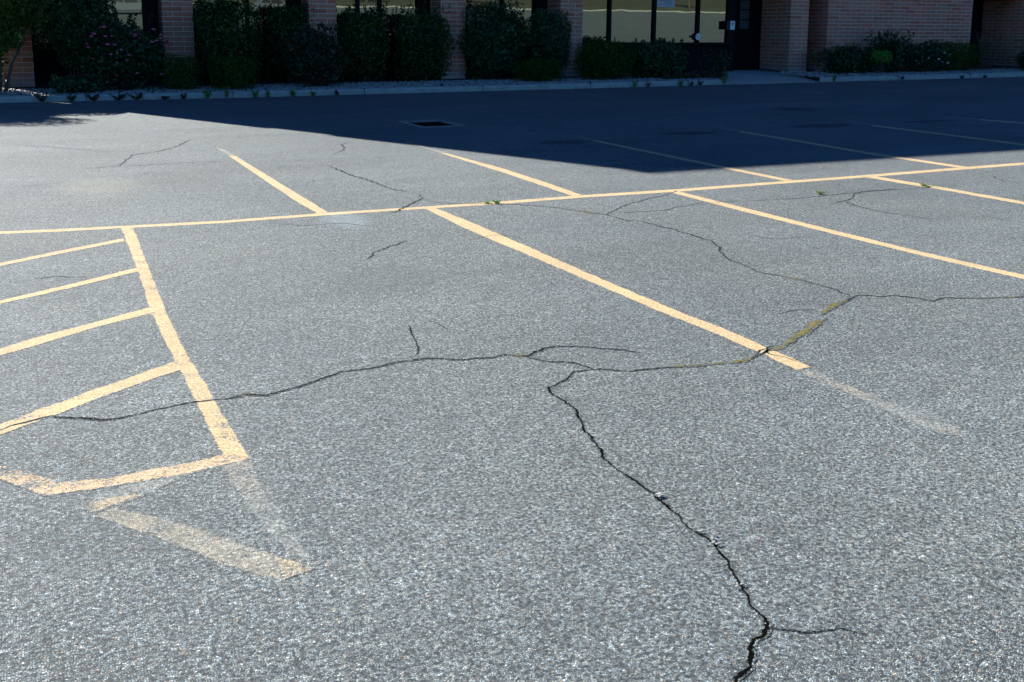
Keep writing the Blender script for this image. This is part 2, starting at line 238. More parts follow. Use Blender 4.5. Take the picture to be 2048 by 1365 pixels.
AG.links.new(sep.outputs[2], go.inputs['Cell']); AG.links.new(dark, go.inputs['Stone']); AG.links.new(sep2.outputs[1], go.inputs['Mottle'])
ASPHALT_GAIN = 1.50
def asphalt_mat(name, wear=None, paint=(.88, .64, .325), soft=.35, crack=None):
    m, t, p = newmat(name)
    gr = t.t.nodes.new('ShaderNodeGroup'); gr.node_tree = AG
    col = t.mix(1.0, gr.outputs[0], (ASPHALT_GAIN*.945, ASPHALT_GAIN*1.02, ASPHALT_GAIN*.965), 'MULTIPLY')
    hs = .0040
    if wear is not None:
        ps = t.n('ShaderNodeNewGeometry').outputs['Position']
        n1 = t.noise(ps, 95, 3, .7); n2 = t.noise(ps, 9, 4, .65); n3 = t.noise(ps, 2.0, 2, .5)
        f = t.m('ADD', t.m('MULTIPLY', n1, .45), t.m('ADD', t.m('MULTIPLY', n2, .38), t.m('MULTIPLY', n3, .17)))
        e = t.n('ShaderNodeAttribute', {'attribute_name': 'edge'}).outputs['Fac']
        # thin the paint where it reaches the stripe's edge
        th = t.m('ADD', .5+(wear-.40)*.40, t.m('MULTIPLY', t.m('SUBTRACT', 1.0, e), .16))
        mask = t.n('ShaderNodeMapRange', None, Value=t.m('SUBTRACT', f, th), From_Min=-.012-.03*soft, From_Max=.012+.05*soft).outputs[0]
        keep = t.m('MULTIPLY_ADD', gr.outputs[2], (.42 if wear < .5 else .6), (.58 if wear < .5 else .4))
        if wear > .5:
            mask = t.n('ShaderNodeMapRange', None, Value=t.m('SUBTRACT', f, t.m('MULTIPLY', t.m('SUBTRACT', 1.0, e), .1)), From_Min=.41, From_Max=.57, To_Min=0., To_Max=1.5*(1-wear)+.32).outputs[0]
        mask = t.m('MULTIPLY', mask, keep)
        pc = t.mix(t.ramp(t.noise(ps, 5, 4, .6), [(.3, 0.), (.7, 1.)]), tuple(x*.90 for x in paint), tuple(x*1.05 for x in paint))
        pc = t.mix(t.ramp(t.noise(ps, 1.3, 2, .5), [(.42, 0.), (.62, 1.)]), pc, t.mix(.5, pc, (.76, .54, .30)))
        pc = t.mix(.42, pc, t.mix(1.0, pc, t.mix(1.0, gr.outputs[0], (3.6, 3.6, 3.6), 'MULTIPLY'), 'MULTIPLY'))
        col = t.mix(mask, col, pc); hs = .0036
    if crack:
        ps = t.n('ShaderNodeNewGeometry').outputs['Position']
        e = t.n('ShaderNodeAttribute', {'attribute_name': 'edge'}).outputs['Fac']
        q = t.m('ADD', e, t.m('ADD', t.m('MULTIPLY', t.m('SUBTRACT', gr.outputs['Cell'], .5), .42), t.m('MULTIPLY', t.m('SUBTRACT', t.noise(ps, 60, 3, .7), .5), .8)))
        dirt = t.n('ShaderNodeMapRange', None, Value=q, From_Min=.05, From_Max=.6, To_Min=0., To_Max=.45).outputs[0]
        col = t.mix(dirt, col, (.07, .07, .06))
        if crack == 'moss':
            mk = t.n('ShaderNodeMapRange', None, Value=t.m('ADD', q, t.m('MULTIPLY', t.m('SUBTRACT', t.noise(ps, 16, 3, .7), .5), 2.6)), From_Min=.52, From_Max=.66).outputs[0]
            mc = t.ramp(t.noise(ps, 130, 3, .7), [(.3, (.05, .045, .014)), (.5, (.15, .13, .04)), (.72, (.27, .235, .085))])
            col = t.mix(mk, col, mc)
        else:
            mk = t.n('ShaderNodeMapRange', None, Value=q, From_Min=.50, From_Max=.58).outputs[0]
            col = t.mix(mk, col, (.0015, .0015, .0012))
    t.t.links.new(col, p.inputs['Base Color']); p.inputs['Roughness'].default_value = .82
    p.inputs['Specular IOR Level'].default_value = .02 if crack else .2
    b = t.n('ShaderNodeBump', None, Height=gr.outputs[1], Distance=hs, Strength=1.0)
    t.t.links.new(b.outputs[0], p.inputs['Normal'])
    return m
M = {}
M['asphalt'] = asphalt_mat('asphalt')
M['joint'] = simple('joint_gap', (.02, .02, .02), .95)
M['crack'] = asphalt_mat('crack', crack='open')
M['moss'] = asphalt_mat('moss', crack='moss')
M['concrete'] = simple('concrete', (.37, .36, .31), .85, spec=.3, var=.18, scale=5, bump=.004, bscale=90)
M['concrete_dark'] = simple('drain_concrete', (.22, .21, .18), .85, var=.2, scale=8, bump=.004)
M['iron'] = simple('drain_shade_black', (.005, .005, .005), .9, 0, spec=.1, var=.3)  # pit and grate coloured near-black in place of shade inside the drain
M['soil'] = simple('soil', (.07, .055, .045), .95, spec=.1, var=.4, scale=12, bump=.02, bscale=30)
M['stone'] = simple('gravel_stone', (.30, .285, .26), .75, var=.35, scale=9)
M['frame'] = simple('bronze_frame', (.006, .006, .005), .6, 0, spec=.12, var=.2)
M['panel'] = simple('dark_panel', (.006, .006, .007), .7, 0, spec=.1, var=.2, scale=3)
M['soffit'] = simple('soffit', (.05, .05, .05), .8)
M['cap'] = simple('parapet_cap', (.10, .09, .08), .6, .4)
M['white'] = simple('white_plastic', (.75, .74, .70), .5, var=.05)
M['ink'] = simple('ink', (.02, .02, .03), .7, var=.1)
M['paper'] = simple('paper', (.62, .64, .62), .8, var=.06, scale=30)
M['steel'] = simple('steel', (.6, .58, .55), .3, 1, var=.1)
M['stem'] = simple('woody_stem', (.10, .075, .055), .9, spec=.2, var=.3, scale=20, bump=.006, bscale=60)
M['lawn'] = simple('lawn', (.085, .085, .055), .95, spec=.1, var=.3, scale=.6)
M['carpaint'] = simple('car_paint', (.16, .18, .20), .3, .3, var=.03)
M['carblack'] = simple('car_trim', (.012, .012, .013), .6, var=.1)
M['plate'] = simple('plate', (.60, .48, .16), .5, var=.05)
M['reflector'] = simple('tail_lamp', (.35, .02, .02), .2, var=.05)

def brick_mat(name, shift=0.0):
    m, t, p = newmat(name)
    tc = t.n('ShaderNodeTexCoord').outputs['Object']; s = t.n('ShaderNodeSeparateXYZ', None, i0=tc)
    nrm = t.n('ShaderNodeSeparateXYZ', None, i0=t.n('ShaderNodeTexCoord').outputs['Normal'])
    side = t.m('GREATER_THAN', t.m('ABSOLUTE', nrm.outputs[0]), .5)
    hx = t.m('ADD', t.m('MULTIPLY', t.m('SUBTRACT', 1., side), s.outputs[0]), t.m('MULTIPLY', side, t.m('ADD', s.outputs[1], .23)))
    vec = t.n('ShaderNodeCombineXYZ', None, i0=t.m('ADD', hx, 46*.46), i1=t.m('ADD', s.outputs[2], 40*.1155)).outputs[0]
    bt = t.n('ShaderNodeTexBrick', {'offset': .5, 'squash': 1.0}, Vector=vec, Color1=(0, 0, 0, 1), Color2=(1, 1, 1, 1), Mortar=(.5, .5, .5, 1), Scale=1.0,
             Mortar_Size=.0075, Mortar_Smooth=.25, Bias=0.0, Brick_Width=.46, Row_Height=.1155)
    bc = t.ramp(t.n('ShaderNodeSeparateColor', None, i0=bt.outputs[0]).outputs[0], [(0, (.46, .135, .075)), (.35, (.56, .205, .12)), (.7, (.48, .23, .145)), (1, (.64, .17, .095))])
    bc = t.mix(.7, bc, t.mix(1., bc, t.ramp(t.noise(tc, 24, 4, .7), [(.25, .6), (.75, 1.4)]), 'MULTIPLY'))
    bc = t.mix(1., bc, t.ramp(t.noise(tc, 1.2, 3, .6), [(.3, .82), (.7, 1.15)]), 'MULTIPLY')
    mc = t.mix(t.noise(tc, 15, 3), (.72, .58, .43), (.88, .72, .56))
    c = t.mix(bt.outputs[1], bc, mc)
    # efflorescence bloom low on the piers (a mineral stain with its own ragged edge)
    lo = t.n('ShaderNodeMapRange', None, Value=t.m('ADD', s.outputs[2], t.m('MULTIPLY', t.noise(tc, 4, 3), .5)), From_Min=.42, From_Max=.58, To_Min=.55, To_Max=0.).outputs[0]
    c = t.mix(lo, c, (.36, .35, .36))
    t.t.links.new(c, p.inputs['Base Color']); p.inputs['Roughness'].default_value = .85; p.inputs['Specular IOR Level'].default_value = .3
    hh = t.m('ADD', t.m('SUBTRACT', 1.0, bt.outputs[1]), t.m('MULTIPLY', t.noise(tc, 60, 3), .25))
    b = t.n('ShaderNodeBump', None, Height=hh, Distance=.008, Strength=.8)
    t.t.links.new(b.outputs[0], p.inputs['Normal'])
    return m
M['brick'] = brick_mat('brick')

def glass_mat():
    m = bpy.data.materials.new('tinted_glass'); m.use_nodes = True; t = NT(m.node_tree); m.node_tree.nodes.clear()
    tc = t.n('ShaderNodeTexCoord').outputs['Object']
    b = t.n('ShaderNodeBump', None, Height=t.noise(tc, .9, 2), Distance=.002, Strength=.4)
    gl = t.n('ShaderNodeBsdfGlossy', None, Color=(.80, .92, .76, 1), Roughness=.012, Normal=b.outputs[0])
    df = t.n('ShaderNodeBsdfDiffuse', None, Color=(.008, .009, .008, 1))
    mx = t.n('ShaderNodeMixShader', None, Fac=.19, i1=df.outputs[0], i2=gl.outputs[0])
    o = t.n('ShaderNodeOutputMaterial', None, Surface=mx.outputs[0]); return m
M['glass'] = glass_mat()
def leaf_mat(name, stops, rough=.5, trans=.25, spec=.22):
    m = bpy.data.materials.new(name); m.use_nodes = True; t = NT(m.node_tree); m.node_tree.nodes.clear()
    a = t.n('ShaderNodeAttribute', {'attribute_name': 'tint'}).outputs['Fac']
    c = t.ramp(a, stops)
    p = t.n('ShaderNodeBsdfPrincipled', None, Base_Color=c, Roughness=rough); p.inputs['Specular IOR Level'].default_value = spec
    tr = t.n('ShaderNodeBsdfTranslucent', None, Color=t.mix(1., c, (1.5, 1.5, .8), 'MULTIPLY'))
    mx = t.n('ShaderNodeMixShader', None, Fac=trans, i1=p.outputs[0], i2=tr.outputs[0])
    t.n('ShaderNodeOutputMaterial', None, Surface=mx.outputs[0]); return m
M['leaf_holly'] = leaf_mat('holly_leaf', [(0, (.006, .022, .004)), (.5, (.016, .055, .008)), (.72, (.045, .12, .018)), (.9, (.12, .22, .05)), (1, (.24, .27, .10))], .4, spec=.3)  # shrub leaf ramps: tint variation, plus painted-in glints and deep shade
M['leaf_blue'] = leaf_mat('blue_green_leaf', [(0, (.007, .026, .008)), (.5, (.020, .065, .020)), (.75, (.05, .14, .045)), (1, (.15, .28, .12))], .4, spec=.3)
M['leaf_box'] = leaf_mat('box_leaf', [(0, (.006, .026, .002)), (.6, (.018, .070, .005)), (1, (.10, .26, .025))], .55, spec=.15)
M['leaf_rose'] = leaf_mat('rose_leaf', [(0, (.007, .022, .006)), (.5, (.016, .050, .014)), (.78, (.06, .13, .05)), (.95, (.16, .22, .13)), (1, (.12, .05, .04))], .4, spec=.3)
M['leaf_red'] = leaf_mat('red_tinged_leaf', [(0, (.008, .016, .006)), (.5, (.020, .045, .016)), (.75, (.07, .10, .05)), (.88, (.16, .03, .03)), (1, (.30, .06, .06))], .4, spec=.3)
M['leaf_tree'] = leaf_mat('tree_leaf', [(0, (.04, .09, .015)), (.6, (.09, .16, .025)), (1, (.20, .26, .05))], .45, .45, .4)
M['leaf_weed'] = leaf_mat('weed_leaf', [(0, (.06, .16, .02)), (.6, (.11, .27, .035)), (1, (.17, .36, .06))], .5)
M['leaf_drab'] = leaf_mat('drab_leaf', [(0, (.03, .04, .02)), (.6, (.05, .06, .03)), (1, (.10, .09, .05))], .6)
M['pink'] = simple('pink_petal', (.62, .13, .22), .6, var=.25, scale=30)
M['whitepetal'] = simple('white_petal', (.72, .68, .62), .6, var=.12, scale=30)

# ------------------------------------------------------------------ ground
def ground():
    xs = np.concatenate([np.arange(-120, -8, 8), np.arange(-8, 44, 1.), np.arange(44, 160, 8)])
    ys = np.concatenate([np.arange(-60, -2, 3), np.arange(-2, 23.2, .6), [23.2, 23.35]])
    v = [(x, y, gz(x, y)) for y in ys for x in xs]; nx = len(xs)
    f = [(j*nx+i, j*nx+i+1, (j+1)*nx+i+1, (j+1)*nx+i) for j in range(len(ys)-1) for i in range(nx-1)]
    return mesh('parking_lot', v, f, M['asphalt'], None, True)
# the drain pit is a real hole: cut the sheet around it
DR = D['drain']  # front-left.. order: back-left, back-right, front-right, front-left
dx0 = (DR[0][0]+DR[3][0])/2; dx1 = (DR[1][0]+DR[2][0])/2; dy1 = (DR[0][1]+DR[1][1])/2; dy0 = (DR[2][1]+DR[3][1])/2
lot = tag(ground(), kind='structure')
import bmesh
bm = bmesh.new(); bm.from_mesh(lot.data)
for co_, no_ in (((dx0, 0, 0), (1, 0, 0)), ((dx1, 0, 0), (1, 0, 0)), ((0, dy0, 0), (0, 1, 0)), ((0, dy1, 0), (0, 1, 0))):
    bmesh.ops.bisect_plane(bm, geom=bm.verts[:]+bm.edges[:]+bm.faces[:], dist=1e-5, plane_co=co_, plane_no=no_)
kill = [f for f in bm.faces if dx0 < f.calc_center_median().x < dx1 and dy0 < f.calc_center_median().y < dy1]
bmesh.ops.delete(bm, geom=kill, context='FACES'); bm.to_mesh(lot.data); bm.free()

far = mesh('far_ground', [(-900, -900, 30), (900, -900, 30), (900, -70, 2.74), (-900, -70, 2.74)], [(0, 1, 2, 3)], M['lawn']); tag(far, kind='structure')
side = mesh('side_ground', [(-900, 22, -.03), (-119, 22, -.03), (-119, 300, -.03), (-900, 300, -.03), (159, 22, .0), (900, 22, .0), (900, 300, .0), (159, 300, .0),
     (-900, -70, 2.73), (-119, -70, 2.73), (-119, -17, -.03), (-900, -17, -.03), (159, -70, 2.73), (900, -70, 2.73), (900, -17, -.03), (159, -17, -.03), (-900, 22, -.03), (-119, 22, -.03), (159, 22, 0), (900, 22, 0)],
     [(0, 1, 2, 3), (4, 5, 6, 7), (8, 9, 10, 11), (12, 13, 14, 15), (11, 10, 17, 16), (15, 14, 19, 18)], M['lawn']); tag(side, kind='structure')
# sidewalk and lawn at the far side of the lot (seen mirrored in the windows)
walkfar = MB().box(-119, 159, -63, -60, 1.6, 2.38).build('far_sidewalk', M['concrete'], bevel=.02); tag(walkfar, kind='structure')
lawnfar = mesh('lawn', [(-119, -70, 2.73), (159, -70, 2.73), (159, -63, 2.36), (-119, -63, 2.36)], [(0, 1, 2, 3)], M['lawn']); tag(lawnfar, kind='structure')

def resample(pts, step):
    out = []
    for (a, b) in zip(pts[:-1], pts[1:]):
        a = np.array(a); b = np.array(b); n = max(1, int(np.hypot(*(b-a)[:2])/step))
        for i in range(n): out.append(a+(b-a)*i/n)
    out.append(np.array(pts[-1])); return out
def at_frac(pts, n):
    p = np.array(pts, float); d = np.r_[0, np.cumsum(np.hypot(*np.diff(p, axis=0).T))]; s = np.linspace(0, d[-1], n)
    return np.c_[np.interp(s, d, p[:, 0]), np.interp(s, d, p[:, 1])], d[-1]
paint_mats = {}
def band(name, A, B, wear, lift, label=None):
    _, la = at_frac(A, 2); _, lb = at_frac(B, 2); ln = max(la, lb); n = max(6, min(500, int(ln/.03)))
    a, _ = at_frac(A, n); b, _ = at_frac(B, n)
    # brush-ragged long edges
    def rag(k): 
        r = rng.normal(size=k); r = np.convolve(r, np.ones(3)/3, 'same'); return r
    wd = np.hypot(*(b-a).T).mean(); ja = rag(n)*min(.0035, .03*wd); jb = rag(n)*min(.0035, .03*wd)
    d = (b-a)/np.maximum(np.hypot(*(b-a).T), 1e-6)[:, None]
    a = a+d*ja[:, None]; b = b+d*jb[:, None]
    v = []; f = []; e = []
    fr = [0, .12, .5, .88, 1]; ev = [0, 1, 1, 1, 0]
    for i in range(n):
        for k, q in enumerate(fr):
            p = a[i]*(1-q)+b[i]*q; v.append((p[0], p[1], gz(p[0], p[1])+lift))
            e.append(ev[k]*((0. if wear > .5 else .8) if (i in (0, n-1)) else 1.))
    for i in range(n-1):
        for k in range(4): f.append((i*5+k, (i+1)*5+k, (i+1)*5+k+1, i*5+k+1))
    key = round(wear, 2)
    if key not in paint_mats:
        fade = key > .5
        pc = (.88, .64, .325) if key < .28 else ((.84, .60, .35) if key < .5 else ((.82, .64, .38) if key < .55 else (.60, .54, .40) if key < .7 else (.46, .46, .41)))
        paint_mats[key] = asphalt_mat('traffic_paint_%d' % int(key*100), key, pc, 1.0 if fade else .35)
    o = mesh(name, v, f, paint_mats[key], lot)
    at = o.data.attributes.new('edge', 'FLOAT', 'POINT'); at.data.foreach_set('value', e)
    # faces must look up
    if o.data.polygons[0].normal.z < 0: o.data.flip_normals()
    if label: o['label'] = label
    return o
LIFT = dict(long=.0009, thick=.0005, b1=.0008, b2=.0011, fL1=.0004, fA=.0003, fB=.0005, fC=.0007, fD=.0009, fE=.0010)
for i, (nm, A, B, wear) in enumerate(D['bands']):
    fade = wear > .5 or nm in ('fD', 'fE')
    band('faded_parking_line' if fade else 'parking_line', A, B, wear, LIFT.get(nm, .0008 if nm[1] == 'F' else .0010 if nm[0] == 'h' else .0012),
         'worn ghost of an older painted line' if fade else None)
# cracks: flat ragged strips, near-black colour standing in for shaded depth
def strip(name, pts, ws, mat, lift, step=.012, jit=.35, amp=.5, mound=0.0, **kw):
    P = resample([(p[0], p[1], w_) for p, w_ in zip(pts, ws)], step); n = len(P)
    P = np.array(P)
    wander = np.zeros(n)
    for sc, am in ((.022, .0022), (.06, .0036), (.2, .0040)):
        kx = np.linspace(0, n, max(3, int(n*step/sc))+1); wander += np.interp(np.arange(n), kx, rng.normal(size=len(kx)))*am*amp*(min(2.6, max(1, P[0, 1]/3.2)) if sc < .1 else 1)
    t = np.gradient(P[:, :2], axis=0); t /= np.maximum(np.hypot(*t.T), 1e-9)[:, None]; nr = np.c_[-t[:, 1], t[:, 0]]
    wv_ = P[:, 2]; c = P[:, :2]+nr*wander[:, None]
    kx = np.linspace(0, n, max(4, int(n*step/.07))+1); wv_ = wv_*np.interp(np.arange(n), kx, rng.uniform(.45, 1.2, len(kx)))
    l = wv_*.5*(1+jit*rng.normal(size=n)*.9).clip(.12, 2.2); r = wv_*.5*(1+jit*rng.normal(size=n)*.9).clip(.12, 2.2)
    fade = np.minimum(1, np.minimum(np.arange(n), np.arange(n)[::-1])/8+.1)
    if kw.get('open_end'): fade[:] = 1
    v = []; f = []; e = []; K = 2.4
    for i in range(n):
        a = c[i]+nr[i]*l[i]*fade[i]*K; b = c[i]-nr[i]*r[i]*fade[i]*K; za = gz(c[i][0], c[i][1])+lift
        mz = mound*rng.uniform(.3, 1) if mound else 0
        for q, hq in ((0, 0), (.5, 1), (1, 0)):
            p_ = a*(1-q)+b*q; v.append((p_[0], p_[1], za+mz*hq)); e.append(hq)
    for i in range(n-1):
        for j in range(2): f.append((i*3+j, i*3+j+1, (i+1)*3+j+1, (i+1)*3+j))
    o = mesh(name, v, f, mat, lot)
    at = o.data.attributes.new('edge', 'FLOAT', 'POINT'); at.data.foreach_set('value', e)
    if o.data.polygons[0].normal.z < 0: o.data.flip_normals()
    return o
for i, (pts, ws) in enumerate(D['cracks']):
    y = pts[0][1]
    strip('crack', pts, [w_*(1.0 if pts[0][1] < 4.6 and pts[-1][1] < 2 else 1.1) for w_ in ws], M['crack'], .0016, step=.005 if y < 3 else (.01 if y < 8 else .03), jit=.14, amp=1)
for pts, w_ in D['moss']:
    o = strip('moss', pts, [w_*.85]*len(pts), M['moss'], .0020, step=.01, jit=.3, amp=.8, mound=.003); o['kind'] = 'stuff'
# pale stone chips in the near crack
for i, (x, y) in enumerate(D['debris']):
    m = MB()
    for k in range(3 if i else 4):
        m.ball((x+rnd.uniform(-.012, .012), y+rnd.uniform(-.012, .012), .008), rnd.uniform(.0028, .0050)*(1 if i else 1.5), 6, 4, (1.6, 1, .5), .25)
    o = m.build('stone_chip', M['stone'], None)
    tag(o, ['white stone chips lying in the crack right of centre', 'pale chips at the bend low in the long crack', 'pale chip in the crack just below the white chips',
            'small chip in the middle of the near crack', 'pale chip in the crack above its lowest bend'][i], 'stone chips', 'pale stone chips lying in the asphalt crack')

# storm drain: a square concrete collar with an open iron grate over a pit
zc = gz((dx0+dx1)/2, (dy0+dy1)/2)+.004
dr = empty('storm_drain', ((dx0+dx1)/2, (dy0+dy1)/2, zc), 'square storm drain with pale concrete collar set in the shaded asphalt', 'drain')
hx = (dx1-dx0)/2; hy = (dy1-dy0)/2; c_ = .045
m = MB()
for a in ((-hx-.01, hx+.01, -hy-.01, -hy+c_), (-hx-.01, hx+.01, hy-c_, hy+.01), (-hx-.01, -hx+c_, -hy+c_, hy-c_), (hx-c_, hx+.01, -hy+c_, hy-c_)):
    m.box(a[0], a[1], a[2], a[3], -.12, .012)
m.build('collar', M['concrete_dark'], dr, bevel=.006)
m = MB(); ix = hx-c_; iy = hy-c_
m.box(-ix, ix, -iy, iy, -.9, -.88)
m.box(-ix-.02, -ix, -iy, iy, -.88, -.02).box(ix, ix+.02, -iy, iy, -.88, -.02).box(-ix, ix, -iy-.02, -iy, -.88, -.02).box(-ix, ix, iy, iy+.02, -.88, -.02)
m.build('pit', M['iron'], dr)
m = MB(); nb = 11
for i in range(nb):
    x = -ix+.03+(2*ix-.06)*i/(nb-1); m.box(x-.008, x+.008, -iy+.004, iy-.004, -.085, -.03)
for k in (-.5, 0, .5): m.box(-ix+.004, ix-.004, k*iy-.006, k*iy+.006, -.09, -.088+.02)
m.build('grate', M['iron'], dr)

# ------------------------------------------------------------------ kerb, planting bed, walkway
KY = 23.2
def kerb():
    prof = [(0, -.1), (0, .085), (.035, .125), (.17, .135), (.19, .10), (.19, -.1)]
    xs = list(np.arange(-14, 17.2, .5))+[17.2]; xs2 = [20.5]+list(np.arange(21, 60, .5)); obs = []
    for X in (xs, xs2):
        v = []; f = []
        for x in X:
            j = rnd.uniform(-.004, .004)
            v += [(x, KY+p[0]+j, gz(x, KY)+p[1]+j*.5) for p in prof]
        k = len(prof)
        for i in range(len(X)-1):
            for q in range(k): f.append((i*k+q, i*k+(q+1) % k, (i+1)*k+(q+1) % k, (i+1)*k+q))
        f.append(tuple(range(k))[::-1]); f.append(tuple(len(v)-k+q for q in range(k)))
        o = mesh('kerb', v, f, M['concrete']); tag(o, kind='structure'); obs.append(o)
        for i in range(0, len(X)-1, 6):   # joints between kerb stones
            x = X[i]; jn = MB().box(x-.006, x+.006, KY-.004, KY+.186, gz(x, KY)-.05, gz(x, KY)+.1375).build('kerb_joint', M['joint'], o)
    return obs
kerb()
def bed(x0, x1):
    xs = np.arange(x0, x1+.01, .5); ys = np.array([KY+.18, 24, 25, 26, 27.3]); nx = len(xs)
    v = [(x if not (x == x0 and x0 > 20) else 20.49+min(y-23.2, 2.3)*.305, y, bz(x, y)) for y in ys for x in xs]; f = [(j*nx+i, j*nx+i+1, (j+1)*nx+i+1, (j+1)*nx+i) for j in range(len(ys)-1) for i in range(nx-1)]
    return tag(mesh('planting_bed', v, f, M['soil']), kind='structure')
bed(-14, 17.25); bed(20.9, 60)
# white landscaping stones: far too many to count
def gravel(name, n, x0, x1, y0, y1, r0, r1, keep=lambda x, y: True):
    v = []; f = []
    base = [(0, 0, 1)]+[(math.cos(a)*.94, math.sin(a)*.94, .33) for a in np.arange(5)*2*math.pi/5]+[(math.cos(a)*.8, math.sin(a)*.8, -.4) for a in (np.arange(5)+.5)*2*math.pi/5]
    base = np.array(base)
    fc = [(0, 1+i, 1+(i+1) % 5) for i in range(5)]+[(1+i, 6+i, 1+(i+1) % 5) for i in range(5)]+[(1+(i+1) % 5, 6+i, 6+(i+1) % 5) for i in range(5)]
    for _ in range(n):
        x = rnd.uniform(x0, x1); y = rnd.uniform(y0, y1)
        if not keep(x, y): continue
        r = rnd.uniform(r0, r1); a = rnd.uniform(0, 6.28); b = rnd.uniform(-.6, .6)
        q = base*np.array([r*rnd.uniform(.9, 1.4), r, r*rnd.uniform(.5, .8)])*rng.uniform(.8, 1.15, (11, 1))
        ca, sa, cb, sb = math.cos(a), math.sin(a), math.cos(b), math.sin(b)
        q = q@np.array([[1, 0, 0], [0, cb, sb], [0, -sb, cb]])@np.array([[ca, sa, 0], [-sa, ca, 0], [0, 0, 1]])
        k = len(v); z = bz(x, y)+r*.25
        v += [(x+p[0], y+p[1], z+p[2]) for p in q]; f += [(k+t[0], k+t[1], k+t[2]) for t in fc]
    o = mesh(name, v, f, M['stone']); return tag(o, 'white and grey landscaping stones covering the planting bed', 'gravel', None, 'stuff')
notwalk = lambda x, y: not (17.3 < x < 20.6 and y < 26)
gravel('landscaping_stones', 11500, -1, 33, KY+.2, 25.0, .018, .036, notwalk)
# concrete walkway ramp at the door
wv_ = [(17.2, KY, .07), (20.5, KY, .08), (21.2, 25.5, .24), (21.2, 27.0, .27), (18.9, 27.0, .27), (18.7, 25.5, .24)]
n = len(wv_)
v = [(x, y, z+gz(17, KY)*.3) for x, y, z in wv_]+[(x, y, -.2) for x, y, z in wv_]
f = [tuple(range(n))]+[(i, (i+1) % n+0, (i+1) % n+n, i+n)[::-1] for i in range(n)]
walk = tag(mesh('walkway', v, f, M['concrete']), kind='structure')
if walk.data.polygons[0].normal.z < 0: walk.data.flip_normals()
# larger rocks right of the walkway
for i in range(34):
    y = rnd.uniform(23.4, 25.2); x = rnd.uniform(20.5, 22.4) if i % 2 else 20.62+(y-23.2)*.33+rnd.uniform(-.04, .1)
    o = MB().ball((0, 0, 0), rnd.uniform(.05, .09), 7, 5, (1.3, 1, .6), .18).build('landscape_rock', M['stone'], None, loc=(x, y, bz(x, y)+.03)); o.rotation_euler[2] = rnd.uniform(0, 3)
    tag(o, 'fist sized pale rock among those beside the door walkway', 'rock', 'fist sized rocks right of the walkway')

# ------------------------------------------------------------------ building
FY = 25.6; GYL = 26.5; HT = 11.4
X0B = -.95
bld = empty('office_building', (X0B, FY, 0), 'two storey brick office building with square piers, tinted windows and dark door', 'building')
def W(m, name, mat, x, y, z, bevel=0):   # build with its origin at a corner, so that brick courses start there
    o = m.build(name, mat, bld, bevel=bevel); o.location = (x-X0B, y-FY, z); return o
ZB = .16
CX = [-.63, 2.87, 6.34, 9.83, 13.36, 21.36]
FD = 2.75   # underside of the floor above
for x in CX:
    o = W(MB().box(0, .69, 0, 1.55, -.5, FD-ZB), 'pier', M['brick'], x, FY, ZB, 0)
# big brick wall panel at the right, then the next wing standing forward
W(MB().box(0, 6.26, 0, .9, -.5, FD-ZB), 'brick_wall', M['brick'], 22.83, FY, ZB)
W(MB().box(0, 12, 0, 4, -.5, FD-ZB), 'projecting_wing', M['brick'], 31.56, 24.3, ZB)
# upper storeys (above the picture; they cast the shadow)
W(MB().box(0, 46, .003, 16, 0, 4.15), 'upper_wall', M['brick'], X0B, FY, FD)
W(MB().box(0, 46, .003, 16, 0, HT-FD-5.2), 'parapet_wall', M['brick'], X0B, FY, FD+5.2)
m = MB().box(.05, 45.9, .12, 15.9, 0, 1.05); W(m, 'upper_window_strip', M['glass'], X0B, FY, FD+4.15)
W(MB().box(-.06, 46.06, -.06, 16.06, 0, .12), 'roof_cap', M['cap'], X0B, FY, HT)
W(MB().box(.34, 46, 1.7, 15.9, -.5, FD-.003), 'core_wall', M['panel'], X0B, FY, -.02)  # near-black colour makes the recess gaps read as deep shade
W(MB().box(.32, .337, 1.56, 15.95, -.5, FD-.003), 'side_wall', M['brick'], X0B, FY, 0)
W(MB().box(.02, 33.1, .03, 1.69, 0, .04), 'soffit', M['soffit'], X0B, FY, FD-.045)
tilt = R(.56)
def window(x0, x1, mull, y=GYL, sill=1.17):
    fr = MB(); z1 = FD-.05
    fr.box(0, x1-x0, -.05, .07, sill-.08, sill)            # sill rail
    fr.box(0, x1-x0, -.04, .07, z1-.08, z1)
    fr.box(0, .09, -.045, .07, sill, z1-.08).box(x1-x0-.09, x1-x0, -.045, .07, sill, z1-.08)
    for q in mull: fr.box(q-x0-.045, q-x0+.045, -.045, .07, sill, z1-.08)
    w_ = W(fr, 'window', M['frame'], x0, y, 0); xs = [x0+.045]+list(mull)+[x1-.045]
    for a, b in zip(xs[:-1], xs[1:]):
        p = MB().box(a-x0+.003, b-x0-.003, 0, .012, -(z1-sill)/2, (z1-sill)/2).build('pane', M['glass'], w_)
        p.location = (0, .03, (sill+z1)/2-.02); p.rotation_euler[0] = tilt
    W(MB().box(0, x1-x0, .002, .12, -.4, sill-.082), 'spandrel_panel', M['panel'], x0, y, 0)
for a, b, mu in ((.06, 2.87, [.6]), (3.56, 6.34, [5.0]), (7.03, 9.83, [7.85, 8.45]), (10.52, 13.36, [12.0]), (14.05, 19.72, [15.44, 16.98, 18.55])):
    if a < 0: a = .06
    window(a, b, mu)
    if a < 14:   # dark jamb boards beside the right pier
        W(MB().box(0, .34, 0, .04, 1.17, FD-.13), 'window_jamb', M['frame'], b-.35, GYL-.09, 0)
# sill board under the entry window
W(MB().box(0, 2.2, -.16, .0, -.05, 0), 'sill_board', M['frame'], 17.45, GYL-.052, 1.16)
